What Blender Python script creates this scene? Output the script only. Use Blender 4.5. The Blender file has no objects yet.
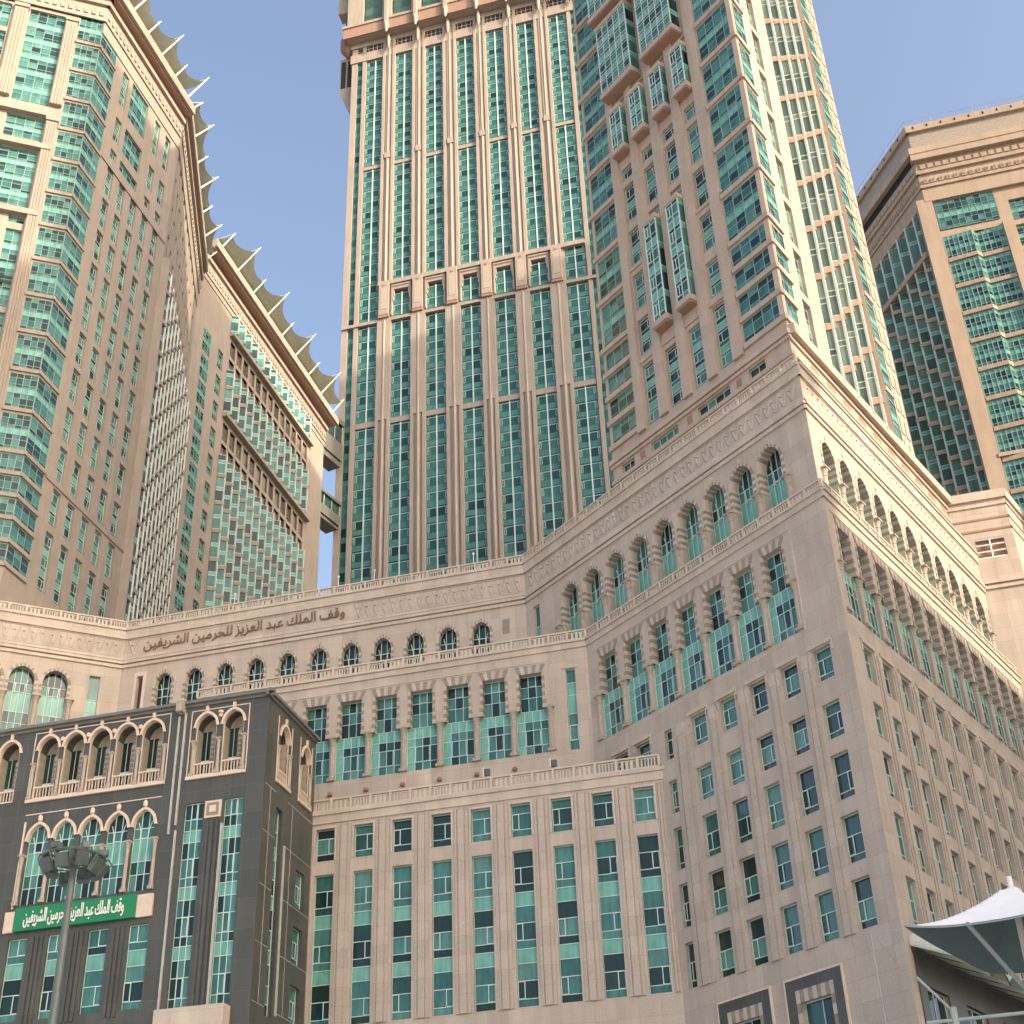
import bpy, math, random
from mathutils import Vector, Matrix
R = math.radians
random.seed(7)
S = bpy.context.scene
COL = S.collection
EYE = 1.7                                    # eye height of the photographer above the plaza

# ------------------------------------------------------------------ camera
cd = bpy.data.cameras.new('camera')
cam = bpy.data.objects.new('camera', cd); COL.objects.link(cam)
PIT, ROL = 0.5711, -0.0399
fw = Vector((0, math.cos(PIT), math.sin(PIT))); rt = Vector((1, 0, 0)); up = rt.cross(fw)
r2 = math.cos(ROL)*rt + math.sin(ROL)*up; u2 = -math.sin(ROL)*rt + math.cos(ROL)*up
M4 = Matrix((r2, u2, -fw)).transposed().to_4x4(); M4.translation = (0, 0, EYE)
cam.matrix_world = M4
cd.sensor_fit = 'HORIZONTAL'; cd.sensor_width = 36; cd.lens = 36*1425.7/1024
cd.clip_start = .5; cd.clip_end = 5000
S.camera = cam

# ------------------------------------------------------------------ sky, sun, exposure
SUN_EL, SUN_H = 25.0, Vector((.8, -.6))      # direction towards the sun
w = bpy.data.worlds.new('World'); S.world = w; w.use_nodes = True
nt = w.node_tree; bg = nt.nodes['Background']
sky = nt.nodes.new('ShaderNodeTexSky'); sky.sky_type = 'NISHITA'; sky.sun_disc = False
sky.sun_elevation = R(SUN_EL); sky.sun_rotation = math.atan2(SUN_H.x, SUN_H.y)
sky.dust_density = 5.5; sky.air_density = .9; sky.ozone_density = 0
nt.links.new(sky.outputs[0], bg.inputs[0]); bg.inputs[1].default_value = .15
sl = bpy.data.lights.new('sun', 'SUN'); sl.energy = 2.5; sl.angle = R(.5); sl.color = (1, .82, .62)
so = bpy.data.objects.new('sun', sl); COL.objects.link(so)
sd = Vector((SUN_H.x*math.cos(R(SUN_EL)), SUN_H.y*math.cos(R(SUN_EL)), math.sin(R(SUN_EL))))
so.rotation_euler = sd.to_track_quat('Z', 'Y').to_euler(); so.location = (60, -40, 80)
S.view_settings.view_transform = 'Standard'; S.view_settings.look = 'None'
S.view_settings.exposure = 1.4; S.view_settings.gamma = 1

# ------------------------------------------------------------------ materials
def new_mat(n):
    m = bpy.data.materials.new(n); m.use_nodes = True
    return m, m.node_tree, m.node_tree.nodes['Principled BSDF']
def plain(n, c, rough=.6, metal=0, noise=.12, sc=1.5):
    m, t, p = new_mat(n)
    p.inputs['Roughness'].default_value = rough; p.inputs['Metallic'].default_value = metal
    tc = t.nodes.new('ShaderNodeTexCoord'); nz = t.nodes.new('ShaderNodeTexNoise')
    nz.inputs['Scale'].default_value = sc; nz.inputs['Detail'].default_value = 5
    t.links.new(tc.outputs['Object'], nz.inputs['Vector'])
    cr = t.nodes.new('ShaderNodeValToRGB')
    a, b = 1-noise, 1+noise
    cr.color_ramp.elements[0].position = .3; cr.color_ramp.elements[1].position = .7
    cr.color_ramp.elements[0].color = (c[0]*a, c[1]*a, c[2]*a, 1); cr.color_ramp.elements[1].color = (c[0]*b, c[1]*b, c[2]*b, 1)
    t.links.new(nz.outputs['Fac'], cr.inputs[0]); t.links.new(cr.outputs[0], p.inputs['Base Color'])
    return m
def stone(n, c, joint, bw=1.5, bh=1.0, rough=.75, ms=.012, vary=.07, off=.0):
    """stone cladding: big panels with thin joints, blotches and vertical weather streaks"""
    m, t, p = new_mat(n); L = t.links.new; N = t.nodes.new
    tc = N('ShaderNodeTexCoord'); sp = N('ShaderNodeSeparateXYZ'); cb = N('ShaderNodeCombineXYZ')
    L(tc.outputs['Object'], sp.inputs[0])
    ad = N('ShaderNodeMath'); ad.operation = 'ADD'; L(sp.outputs[0], ad.inputs[0]); L(sp.outputs[1], ad.inputs[1])
    L(ad.outputs[0], cb.inputs[0]); L(sp.outputs[2], cb.inputs[1])
    br = N('ShaderNodeTexBrick'); L(cb.outputs[0], br.inputs['Vector'])
    br.offset = off; br.inputs['Scale'].default_value = 1
    br.inputs['Brick Width'].default_value = bw; br.inputs['Row Height'].default_value = bh
    br.inputs['Mortar Size'].default_value = ms; br.inputs['Mortar Smooth'].default_value = .3
    br.inputs['Color1'].default_value = tuple(x*(1-vary) for x in c)+(1,)
    br.inputs['Color2'].default_value = tuple(x*(1+vary) for x in c)+(1,)
    br.inputs['Mortar'].default_value = tuple(joint)+(1,)
    mp = N('ShaderNodeMapping'); mp.inputs['Scale'].default_value = (.9, .9, .12); L(tc.outputs['Object'], mp.inputs[0])
    n1 = N('ShaderNodeTexNoise'); n1.inputs['Scale'].default_value = 1.2; n1.inputs['Detail'].default_value = 6; L(mp.outputs[0], n1.inputs['Vector'])
    n2 = N('ShaderNodeTexNoise'); n2.inputs['Scale'].default_value = 9; n2.inputs['Detail'].default_value = 8; L(tc.outputs['Object'], n2.inputs['Vector'])
    a2 = N('ShaderNodeMath'); a2.operation = 'ADD'; L(n1.outputs['Fac'], a2.inputs[0]); L(n2.outputs['Fac'], a2.inputs[1])
    mr = N('ShaderNodeMapRange'); L(a2.outputs[0], mr.inputs[0])
    mr.inputs[1].default_value = .65; mr.inputs[2].default_value = 1.35; mr.inputs[3].default_value = .82; mr.inputs[4].default_value = 1.14
    mx = N('ShaderNodeVectorMath'); mx.operation = 'SCALE'; L(br.outputs['Color'], mx.inputs[0]); L(mr.outputs[0], mx.inputs['Scale'])
    L(mx.outputs[0], p.inputs['Base Color']); p.inputs['Roughness'].default_value = rough
    bp = N('ShaderNodeBump'); bp.inputs['Strength'].default_value = .25; bp.inputs['Distance'].default_value = .02
    iv = N('ShaderNodeMath'); iv.operation = 'SUBTRACT'; iv.inputs[0].default_value = 1; L(br.outputs['Fac'], iv.inputs[1])
    L(iv.outputs[0], bp.inputs['Height']); L(bp.outputs[0], p.inputs['Normal'])
    return m
def glass(n, ramp, rough=.06, spec=.5, ior=1.45):
    """tinted hotel glazing: every pane is a mesh island with its own blind / curtain tone"""
    m, t, p = new_mat(n); L = t.links.new; N = t.nodes.new
    g = N('ShaderNodeNewGeometry'); oi = N('ShaderNodeObjectInfo')
    a = N('ShaderNodeMath'); a.operation = 'MULTIPLY_ADD'; L(oi.outputs['Random'], a.inputs[0]); a.inputs[1].default_value = 7.31; L(g.outputs['Random Per Island'], a.inputs[2])
    f = N('ShaderNodeMath'); f.operation = 'FRACT'; L(a.outputs[0], f.inputs[0])
    cr = N('ShaderNodeValToRGB'); L(f.outputs[0], cr.inputs[0]); e = cr.color_ramp.elements
    while len(e) < len(ramp): e.new(.5)
    for k, (ps, c) in enumerate(ramp): e[k].position = ps; e[k].color = tuple(c)+(1,)
    tc = N('ShaderNodeTexCoord'); nz = N('ShaderNodeTexNoise'); nz.inputs['Scale'].default_value = .9; nz.inputs['Detail'].default_value = 4
    mp = N('ShaderNodeMapping'); mp.inputs['Scale'].default_value = (3, 3, .6); L(tc.outputs['Object'], mp.inputs[0]); L(mp.outputs[0], nz.inputs['Vector'])
    mr = N('ShaderNodeMapRange'); L(nz.outputs['Fac'], mr.inputs[0]); mr.inputs[1].default_value = .3; mr.inputs[2].default_value = .7; mr.inputs[3].default_value = .72; mr.inputs[4].default_value = 1.25
    mx = N('ShaderNodeVectorMath'); mx.operation = 'SCALE'; L(cr.outputs[0], mx.inputs[0]); L(mr.outputs[0], mx.inputs['Scale'])
    L(mx.outputs[0], p.inputs['Base Color'])
    p.inputs['Roughness'].default_value = rough; p.inputs['IOR'].default_value = ior; p.inputs['Specular IOR Level'].default_value = spec
    n3 = N('ShaderNodeTexNoise'); n3.inputs['Scale'].default_value = .35; L(tc.outputs['Object'], n3.inputs['Vector'])
    bp = N('ShaderNodeBump'); bp.inputs['Strength'].default_value = .05; bp.inputs['Distance'].default_value = .3; L(n3.outputs['Fac'], bp.inputs['Height']); L(bp.outputs[0], p.inputs['Normal'])
    return m
BE = (.475, .40, .334)
STONE = stone('beige_stone', BE, (.34, .285, .225), 1.5, 1.33)
STONE_P = stone('beige_stone_pale', (.525, .445, .37), (.41, .34, .27), 2.0, .9)
TSTONE = stone('tower_stone', (.465, .37, .302), (.39, .31, .25), 3, 1.4, vary=.04)
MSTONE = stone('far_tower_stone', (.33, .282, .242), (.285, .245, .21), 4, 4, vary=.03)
RSTONE = stone('ochre_tower_stone', (.47, .36, .265), (.40, .30, .215), 3, 2.8, vary=.04)
DARK = stone('dark_granite', (.072, .074, .066), (.14, .142, .13), 1.3, 2.05, rough=.42, ms=.010, vary=.12)
CREAM = plain('cream_stone_trim', (.66, .53, .42), .6, noise=.08)
RAIL = plain('cream_railing', (.55, .47, .385), .6, noise=.06)
GREY = plain('grey_voussoir', (.27, .225, .18), .7, noise=.15, sc=4)
COLM = plain('column_stone', (.38, .325, .26), .55, noise=.14, sc=3)
BROWN = plain('brown_soffit', (.30, .19, .14), .7)
LETT = plain('bronze_letters', (.20, .10, .055), .55)
FRAME = plain('pale_window_frame', (.56, .68, .63), .4, noise=.03)
FRAMT = plain('tower_window_frame', (.24, .38, .34), .4, noise=.04)
WHITE = plain('white_metal', (.78, .78, .74), .4, noise=.03)
MEMB = plain('roof_membrane', (.50, .52, .44), .7, noise=.06)
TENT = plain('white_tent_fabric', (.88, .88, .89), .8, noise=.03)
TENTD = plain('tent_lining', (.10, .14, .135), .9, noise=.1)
STEEL = plain('galvanised_steel', (.33, .38, .37), .45, .2, noise=.1)
DSTEEL = plain('dark_steel', (.07, .085, .085), .5, noise=.15)
BLACK = plain('dark_void', (.018, .018, .018), .8)
GREEN = plain('green_sign', (.012, .20, .085), .5, noise=.04)
LETW = plain('white_letters', (.82, .82, .80), .6, noise=.02)
LINE = plain('pale_joint', (.42, .42, .38), .6)
GL = glass('teal_glass', [(0, (.007, .024, .024)), (.32, (.011, .042, .042)), (.42, (.030, .12, .115)), (.78, (.06, .19, .178)), (1, (.10, .235, .205))])
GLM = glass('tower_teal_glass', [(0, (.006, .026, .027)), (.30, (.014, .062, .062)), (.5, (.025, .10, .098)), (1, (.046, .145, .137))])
ADK = glass('dark_arch_glass', [(0, (.004, .014, .015)), (.6, (.008, .030, .030)), (1, (.016, .06, .055))])
SPN = glass('mint_spandrel', [(0, (.135, .36, .30)), (1, (.175, .42, .35))], .12)
SPM = glass('tower_spandrel', [(0, (.058, .165, .152)), (1, (.078, .205, .185))], .12)
LSTONE = stone('fin_tower_stone', (.315, .268, .222), (.265, .222, .185), 3, 1.4, vary=.04)  # darker base colour stands in for shade on the left tower
GLR = glass('mirror_coated_glass', [(0, (.006, .024, .022)), (.34, (.012, .045, .04)), (.5, (.03, .11, .09)), (.82, (.055, .16, .13)), (1, (.12, .27, .21))], .05, .6, 1.6)
PALE = glass('sunlit_bay_glass', [(0, (.06, .10, .085)), (.4, (.11, .17, .14)), (1, (.19, .25, .21))], .1)  # paler, greyer base colour imitates sun and reflection on these bays
RGL = glass('green_bay_glass', [(0, (.04, .09, .07)), (.5, (.085, .175, .14)), (1, (.14, .26, .205))], .15, .4)

# ------------------------------------------------------------------ mesh builder
class MB:
    def __init__(s): s.v = []; s.f = []; s.m = []
    def face(s, pts, mi=0):
        n = len(s.v); s.v.extend(pts); s.f.append(tuple(range(n, n+len(pts)))); s.m.append(mi)
    def box(s, u0, u1, y0, y1, z0, z1, mi=0, mt=None):
        n = len(s.v)
        s.v.extend([(u0,y0,z0),(u1,y0,z0),(u1,y1,z0),(u0,y1,z0),(u0,y0,z1),(u1,y0,z1),(u1,y1,z1),(u0,y1,z1)])
        for f in ((0,1,5,4),(1,2,6,5),(2,3,7,6),(3,0,4,7),(4,5,6,7),(3,2,1,0)):
            s.f.append(tuple(n+k for k in f)); s.m.append(mi)
    def prism(s, poly, z0, z1, mi=0, cap=True):
        n = len(s.v); k = len(poly)
        s.v.extend([(x,y,z0) for x,y in poly]); s.v.extend([(x,y,z1) for x,y in poly])
        for i in range(k):
            j = (i+1) % k; s.f.append((n+i,n+j,n+k+j,n+k+i)); s.m.append(mi)
        if cap:
            s.f.append(tuple(n+k+i for i in range(k))); s.m.append(mi)
            s.f.append(tuple(n+i for i in reversed(range(k)))); s.m.append(mi)
    def lathe(s, u, y, prof, seg=12, mi=0):
        n = len(s.v)
        for r, z in prof:
            for k in range(seg):
                a = 2*math.pi*k/seg; s.v.append((u+r*math.cos(a), y+r*math.sin(a), z))
        for i in range(len(prof)-1):
            for k in range(seg):
                l = (k+1) % seg; s.f.append((n+i*seg+k, n+i*seg+l, n+(i+1)*seg+l, n+(i+1)*seg+k)); s.m.append(mi)
        s.f.append(tuple(n+(len(prof)-1)*seg+k for k in range(seg))); s.m.append(mi)
        s.f.append(tuple(n+k for k in reversed(range(seg)))); s.m.append(mi)
    def tube(s, a, b, r, r2=None, seg=8, mi=0):
        a = Vector(a); b = Vector(b); r2 = r if r2 is None else r2
        d = (b-a).normalized(); q = d.to_track_quat('Z', 'Y'); n = len(s.v)
        for p, rr in ((a, r), (b, r2)):
            for k in range(seg):
                t = 2*math.pi*k/seg; s.v.append(tuple(p + q @ Vector((rr*math.cos(t), rr*math.sin(t), 0))))
        for k in range(seg):
            l = (k+1) % seg; s.f.append((n+k,n+l,n+seg+l,n+seg+k)); s.m.append(mi)
        s.f.append(tuple(n+seg+k for k in range(seg))); s.m.append(mi); s.f.append(tuple(n+k for k in reversed(range(seg)))); s.m.append(mi)
    def mesh(s, name, mats):
        me = bpy.data.meshes.new(name); me.from_pydata(s.v, [], s.f)
        for m in mats: me.materials.append(m)
        me.polygons.foreach_set('material_index', s.m); me.update()
        return me

def tag(o, label=None, cat=None, group=None, kind=None):
    for k, v in (('label', label), ('category', cat), ('group', group), ('kind', kind)):
        if v: o[k] = v
def thing(name, loc, label, cat, group=None):
    o = bpy.data.objects.new(name, None); COL.objects.link(o); o.location = loc; o.empty_display_size = 1
    tag(o, label, cat, group); return o
def part(name, mesh, mats, parent, loc=None, rz=0, smooth=False):
    me = mesh.mesh(name, mats) if isinstance(mesh, MB) else mesh
    o = bpy.data.objects.new(name, me); COL.objects.link(o)
    if smooth:
        for p in me.polygons: p.use_smooth = True
    if parent: o.parent = parent
    if loc is not None: o.location = loc
    o.rotation_euler = (0, 0, rz)
    return o
def e2(az): a = R(az); return Vector((math.cos(a), math.sin(a)))
def inn(az): a = R(az); return Vector((-math.sin(a), math.cos(a)))
class Fac:
    """a facade: local x runs to the right along the wall, local y into the building, local z is height above eye level"""
    def __init__(s, root, p, az): s.r = root; s.p = Vector(p); s.az = az
    def at(s, u=0, y=0, z=0):
        q = s.p + e2(s.az)*u + inn(s.az)*y
        return Vector((q.x, q.y, z+EYE)) - s.r.location
    def put(s, name, mb, mats, u=0, y=0, z=0, smooth=False, parent=None):
        if parent is None: return part(name, mb, mats, s.r, s.at(u, y, z), R(s.az), smooth)
        return part(name, mb, mats, parent, None, 0, smooth)     # a sub-part sits in its part's own coordinates
    def w(s, u, y=0): return s.p + e2(s.az)*u + inn(s.az)*y
def isect(p, a, q, b):
    d, f = e2(a), e2(b); r = Vector(q)-Vector(p); det = -d.x*f.y + f.x*d.y
    t = (-r.x*f.y + f.x*r.y)/det; return Vector(p) + d*t

def arch_pts(u0, u1, zs, za, n=7):
    """pointed arch outline from the left springing to the right one"""
    c = (u0+u1)/2; h = za-zs; wd = u1-u0; k = max((h*h-wd*wd/4)/wd, 0); rad = wd/2+k
    L = []
    for i in range(n+1):
        x = -wd/2*(1-i/n); L.append((x, zs + (math.sqrt(max(rad*rad-(x-k)**2, 0)) if h >= wd/2 else h*math.sqrt(max(0, 1-(2*x/wd)**2)))))
    return [(c+x, z) for x, z in L] + [(c-x, z) for x, z in L[-2::-1]]

def wall(mb, u0, u1, z0, z1, holes=(), depth=.4, y=0, mi=0, ri=None):
    """wall face with real openings; holes are (u0,u1,z0,z1[,spring]) and get reveals"""
    ri = mi if ri is None else ri
    H = [h for h in holes if h[0] < u1 and h[1] > u0]
    us = sorted({u0, u1, *[x for h in H for x in h[:2] if u0 < x < u1]})
    zs = sorted({z0, z1, *[x for h in H for x in h[2:4] if z0 < x < z1]})
    for j in range(len(zs)-1):
        za, zb = zs[j], zs[j+1]; run = None
        for i in range(len(us)-1):
            cu, cz = (us[i]+us[i+1])/2, (za+zb)/2
            solid = not any(h[0] < cu < h[1] and h[2] < cz < h[3] for h in H)
            if solid: run = us[i] if run is None else run
            if run is not None and (not solid or i == len(us)-2):
                e = us[i+1] if solid else us[i]
                mb.face([(run,y,za),(e,y,za),(e,y,zb),(run,y,zb)], mi); run = None
    for h in H:
        a, b, c, d = h[:4]; y2 = y+depth
        top = h[4] if len(h) > 4 else d
        mb.face([(a,y,c),(a,y2,c),(a,y2,top),(a,y,top)], ri); mb.face([(b,y2,c),(b,y,c),(b,y,top),(b,y2,top)], ri)
        mb.face([(a,y2,c),(a,y,c),(b,y,c),(b,y2,c)], ri)
        if len(h) > 4:
            P = arch_pts(a, b, top, d)
            for (x1, q1), (x2, q2) in zip(P, P[1:]):
                mb.face([(x1,y,q1),(x2,y,q2),(x2,y,d),(x1,y,d)], mi)
                mb.face([(x1,y2,q1),(x2,y2,q2),(x2,y,q2),(x1,y,q1)], ri)
        else: mb.face([(a,y,d),(b,y,d),(b,y2,d),(a,y2,d)], ri)

def glaze(g, f, u0, u1, z0, z1, cols, rows, y, fr=.05, edge=True):
    """rows from the top: (height share, 'v' vision / 's' spandrel, casement column or None)"""
    tot = sum(r[0] for r in rows); z = z1; du = (u1-u0)/cols
    for r in rows:
        hgt = (z1-z0)*r[0]/tot
        if g is not None:
            for c in range(cols): g.face([(u0+c*du,y,z-hgt),(u0+(c+1)*du,y,z-hgt),(u0+(c+1)*du,y,z),(u0+c*du,y,z)], 1 if r[1] == 's' else 0)
        if f is not None:
            f.box(u0, u1, y-.05, y+.01, z-hgt-fr/2, z-hgt+fr/2)
            if len(r) > 2 and r[2] is not None:
                a, b = r[2]; a = u0+(u1-u0)*a; b = u0+(u1-u0)*b; t = fr*1.25
                for (p, q, m, n_) in ((a,b,z-t,z),(a,b,z-hgt,z-hgt+t),(a,a+t,z-hgt+t,z-t),(b-t,b,z-hgt+t,z-t)): f.box(p, q, y-.085, y-.052, m, n_)
        z -= hgt
    if f is not None:
        for c in range(0 if edge else 1, cols+1 if edge else cols): f.box(u0+c*du-fr/2, u0+c*du+fr/2, y-.052, y+.012, z0, z1)
        if edge: f.box(u0, u1, y-.055, y+.012, z1-fr, z1)

_cache = {}
def unit(key, fn):
    if key not in _cache: _cache[key] = fn()
    return _cache[key]
def place_window(F, key, wd, ht, rows_for, u, z, y=.32, cols=1, name='window', gm=None):
    """shared meshes: panes and, as a sub-part, the frame; origin at the lower left corner of the opening"""
    def mk():
        g, f = MB(), MB(); glaze(g, f, 0, wd, 0, ht, cols, rows_for, 0, .05)
        return g.mesh('window_panes', [gm or GL, SPN]), f.mesh('window_frame', [FRAME])
    a, b = unit(key, mk)
    o = F.put(name, a, None, u, y, z); part('frame', b, None, o)
    return o
LC, RC = (0.0, .36), (.62, .98)

def column(F, u, y, z0, z1, r=.235, name='column'):
    def mk():
        m = MB(); h = z1-z0
        m.box(-r*1.35, r*1.35, -r*1.35, r*1.35, 0, .22)
        m.lathe(0, 0, [(r*1.25,.22),(r*1.3,.32),(r*1.05,.45),(r,.55),(r*.92,h-.75),(r*1.08,h-.72),(r*1.08,h-.62),(r*.95,h-.58),(r*1.1,h-.40),(r*1.5,h-.16),(r*1.55,h-.14)], 12)
        m.box(-r*1.6, r*1.6, -r*1.6, r*1.6, h-.14, h)
        return m.mesh('column', [COLM])
    return F.put(name, unit(('col', round(z1-z0, 2), r), mk), None, u, y, z0, smooth=False)

def ablaq_arch(m, u0, u1, zs, za, wd=.24, y=-.06, jamb=0, dp=.3):
    """ring of alternating pale and grey voussoirs; materials 0 / 1; jamb = height of striped jamb below springing"""
    P = arch_pts(u0, u1, zs, za, 7); c = (u0+u1)/2; cz = zs-.2
    Q = []
    for x, z in P:
        d = Vector((x-c, z-cz)); d.normalize(); Q.append((x+d.x*wd, z+d.y*wd))
    Q[0] = (u0-wd, zs); Q[-1] = (u1+wd, zs)
    for i in range(len(P)-1):
        a, b, p, q = P[i], P[i+1], Q[i+1], Q[i]
        m.face([(a[0],y,a[1]),(b[0],y,b[1]),(p[0],y,p[1]),(q[0],y,q[1])], i % 2)
        m.face([(q[0],y,q[1]),(p[0],y,p[1]),(p[0],.0,p[1]),(q[0],.0,q[1])], i % 2)
        m.face([(a[0],dp,a[1]-.012),(b[0],dp,b[1]-.012),(b[0],y,b[1]-.012),(a[0],y,a[1]-.012)], i % 2)
    n = int(jamb/.3)
    for k in range(n):
        z = zs-(k+1)*.3
        m.box(u0-wd, u0+.02, y, dp, z, z+.3, k % 2); m.box(u1-.02, u1+wd, y, dp, z, z+.3, k % 2)
    # finial
    m.prism([(c-.11, y-.03), (c+.11, y-.03), (c+.11, .02), (c-.11, .02)], za+wd, za+wd+.38, 0)

def surround(F, c, hw, zs, za, wd, jamb, dp=.46):
    def mk():
        m = MB(); ablaq_arch(m, -hw, hw, 0, za-zs, wd, jamb=jamb, dp=dp); return m.mesh('arch_surround', [STONE_P, GREY])
    return F.put('arch_surround', unit(('sur', hw, round(za-zs,2), jamb), mk), None, c, 0, zs)
def voussoirs(F, c):
    def mk():
        a, b = MB(), MB(); tall_opening(a, b, 0); return b.mesh('striped_lintel', [STONE, GREY])
    return F.put('striped_lintel', unit('vous', mk), None, c, 0, 0)
def balustrade(F, u0, u1, y, z0, h=.88, name='balustrade', pitch=1.55):
    m = MB(); L = u1-u0; n = max(1, round(L/pitch)); d = L/n
    m.box(u0, u1, y-.11, y+.11, z0+h-.13, z0+h); m.box(u0, u1, y-.09, y+.09, z0, z0+.14)
    m.box(u0, u1, y-.05, y+.05, z0+h-.27, z0+h-.20)
    for k in range(n+1):
        x = u0+k*d; m.box(x-.09, x+.09, y-.102, y+.102, z0+.14, z0+h-.13)
        if k < n:
            q = 5 if k % 2 == 0 else 3
            for j in range(1, q+1):
                t = x+.09+(d-.18)*j/(q+1); wv = .045 if q == 5 else .10
                m.box(t-wv, t+wv, y-.04, y+.04, z0+.14, z0+h-.27)
    return F.put(name, m, [RAIL])

def tall_opening(mb, ab, c, zb=44.3, zc=48.1, zt=51.25, wb=1.31, wt=.96, depth=.6):
    """reveals of the stepped tall opening plus its striped corbels and flat lintel (ab materials 0/1)"""
    y2 = depth
    for sgn in (-1, 1):
        a = c+sgn*wb; b = c+sgn*wt
        mb.face([(a,0,zb),(a,y2,zb),(a,y2,zc),(a,0,zc)]); mb.face([(a,0,zc),(b,0,zc),(b,y2,zc),(a,y2,zc)])
        mb.face([(b,0,zc),(b,y2,zc),(b,y2,zt),(b,0,zt)])
        n = 9
        for k in range(n):                       # striped jamb stones, stepping out towards the capital
            z = zc+.0+k*(zt-zc)/n; out = (.14, .07, .03)[k] if k < 3 else 0
            lo, hi = sorted((b-sgn*.02, b+sgn*(.20+out)))
            ab.box(lo, hi, -.045-out*.4, .56, z, z+(zt-zc)/n, k % 2)
    mb.face([(c-wb,0,zb),(c+wb,0,zb),(c+wb,y2,zb),(c-wb,y2,zb)]); mb.face([(c-wt,0,zt),(c+wt,0,zt),(c+wt,y2,zt),(c-wt,y2,zt)])
    n = 7                                        # flat arch of splayed voussoirs
    for k in range(n):
        a0, a1 = -1+2*k/n, -1+2*(k+1)/n; w0, w1 = wt+.02, wt+.32
        P = [(c+a0*w0, zt-.02), (c+a1*w0, zt-.02), (c+a1*w1, zt+.72), (c+a0*w1, zt+.72)]
        ab.face([(x,-.06,z) for x, z in P], (k+1) % 2)
        for (p, q) in ((P[0],P[1]),(P[1],P[2]),(P[2],P[3]),(P[3],P[0])): ab.face([(p[0],0.02,p[1]),(q[0],0.02,q[1]),(q[0],-.06,q[1]),(p[0],-.06,p[1])], (k+1) % 2)

def colonnade(F, cols, holes_extra=(), u0=0, u1=1, zlo=40, zhi=53.5, nm=''):
    """wall of tall openings; returns hole list"""
    H = []
    for c in cols: H += [(c-1.31, c+1.31, 44.3, 48.1), (c-.96, c+.96, 48.1, 51.25)]
    return H
def wall_raw(mb, u0, u1, z0, z1, raw, holes, depth):
    """wall with some openings whose reveals are made elsewhere"""
    tmp = MB(); wall(tmp, u0, u1, z0, z1, list(raw)+list(holes), depth)
    n = len(tmp.f); k = 0
    # keep faces lying in the wall plane and the reveals of plain holes only
    for f, mi in zip(tmp.f, tmp.m):
        pts = [tmp.v[i] for i in f]
        if all(abs(p[1]) < 1e-6 for p in pts): mb.face(pts, mi)
    for h in holes:
        t2 = MB(); wall(t2, h[0], h[1], h[2], h[3], [h], depth)
        for f, mi in zip(t2.f, t2.m): mb.face([t2.v[i] for i in f], mi)
def tall_window(F, c, depth=.56):
    def mk():
        g, f = MB(), MB()
        glaze(g, f, -1.31, 1.31, 0, 3.78, 4, [(.85,'s'),(.7,'v'),(1.25,'v',(.27,.73)),(.75,'v')], -.22, .04)
        for k in range(len(g.f)):
            if k % 4 == 0: g.m[k] = 1            # the outer light is mint coloured
        glaze(g, f, -.98, .98, 3.74, 6.95, 3, [(.95,'v',(.33,.67)),(.95,'v'),(1.3,'v')], 0, .04)
        g.face([(-1.31,-.22,3.78),(1.31,-.22,3.78),(1.0,0,3.85),(-1.0,0,3.85)], 1)
        return g.mesh('tall_window', [GL, SPN]), f.mesh('window_frame', [FRAME])
    a, b = unit('tallwin', mk); o = F.put('tall_window', a, None, c, depth, 44.3); part('frame', b, None, o); return o
def arch_window(F, c, hw, zb, za, depth, key, gm=None):
    gm = gm or GL
    def mk():
        g, f = MB(), MB(); h = za-zb
        rows = [(.22*h,'v'),(.13*h,'v',(.3,.7)),(.28*h,'s' if gm is GL else 'v'),(.16*h,'v'),(.21*h,'v')]
        glaze(g, f, -hw, hw, 0, h, 3 if hw < 1 else 4, rows, 0, .05)
        for sg in (-1, 1):                       # curved tracery bars
            pts = [(sg*hw*.34, h*.62), (sg*hw*.40, h*.75), (sg*hw*.62, h*.86)]
            for p, q in zip(pts, pts[1:]): f.tube((p[0],-.05,p[1]), (q[0],-.05,q[1]), .03, seg=6)
        return g.mesh('arched_window', [gm, SPN]), f.mesh('window_frame', [FRAME])
    a, b = unit(key, mk); o = F.put('arched_window', a, None, c, depth, zb); part('frame', b, None, o); return o

def span(a, b, o, ka=0, kb=0): return a-o*ka, b+o*kb     # mitred ends of a moulding that stands o proud
def cornice(F, u0, u1, steps, mats=None, name='cornice', y=0):
    m = MB()
    for z0, z1, o in steps: m.box(u0, u1, y-o, y+.1, z0, z1)
    return F.put(name, m, mats or [STONE_P])

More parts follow.
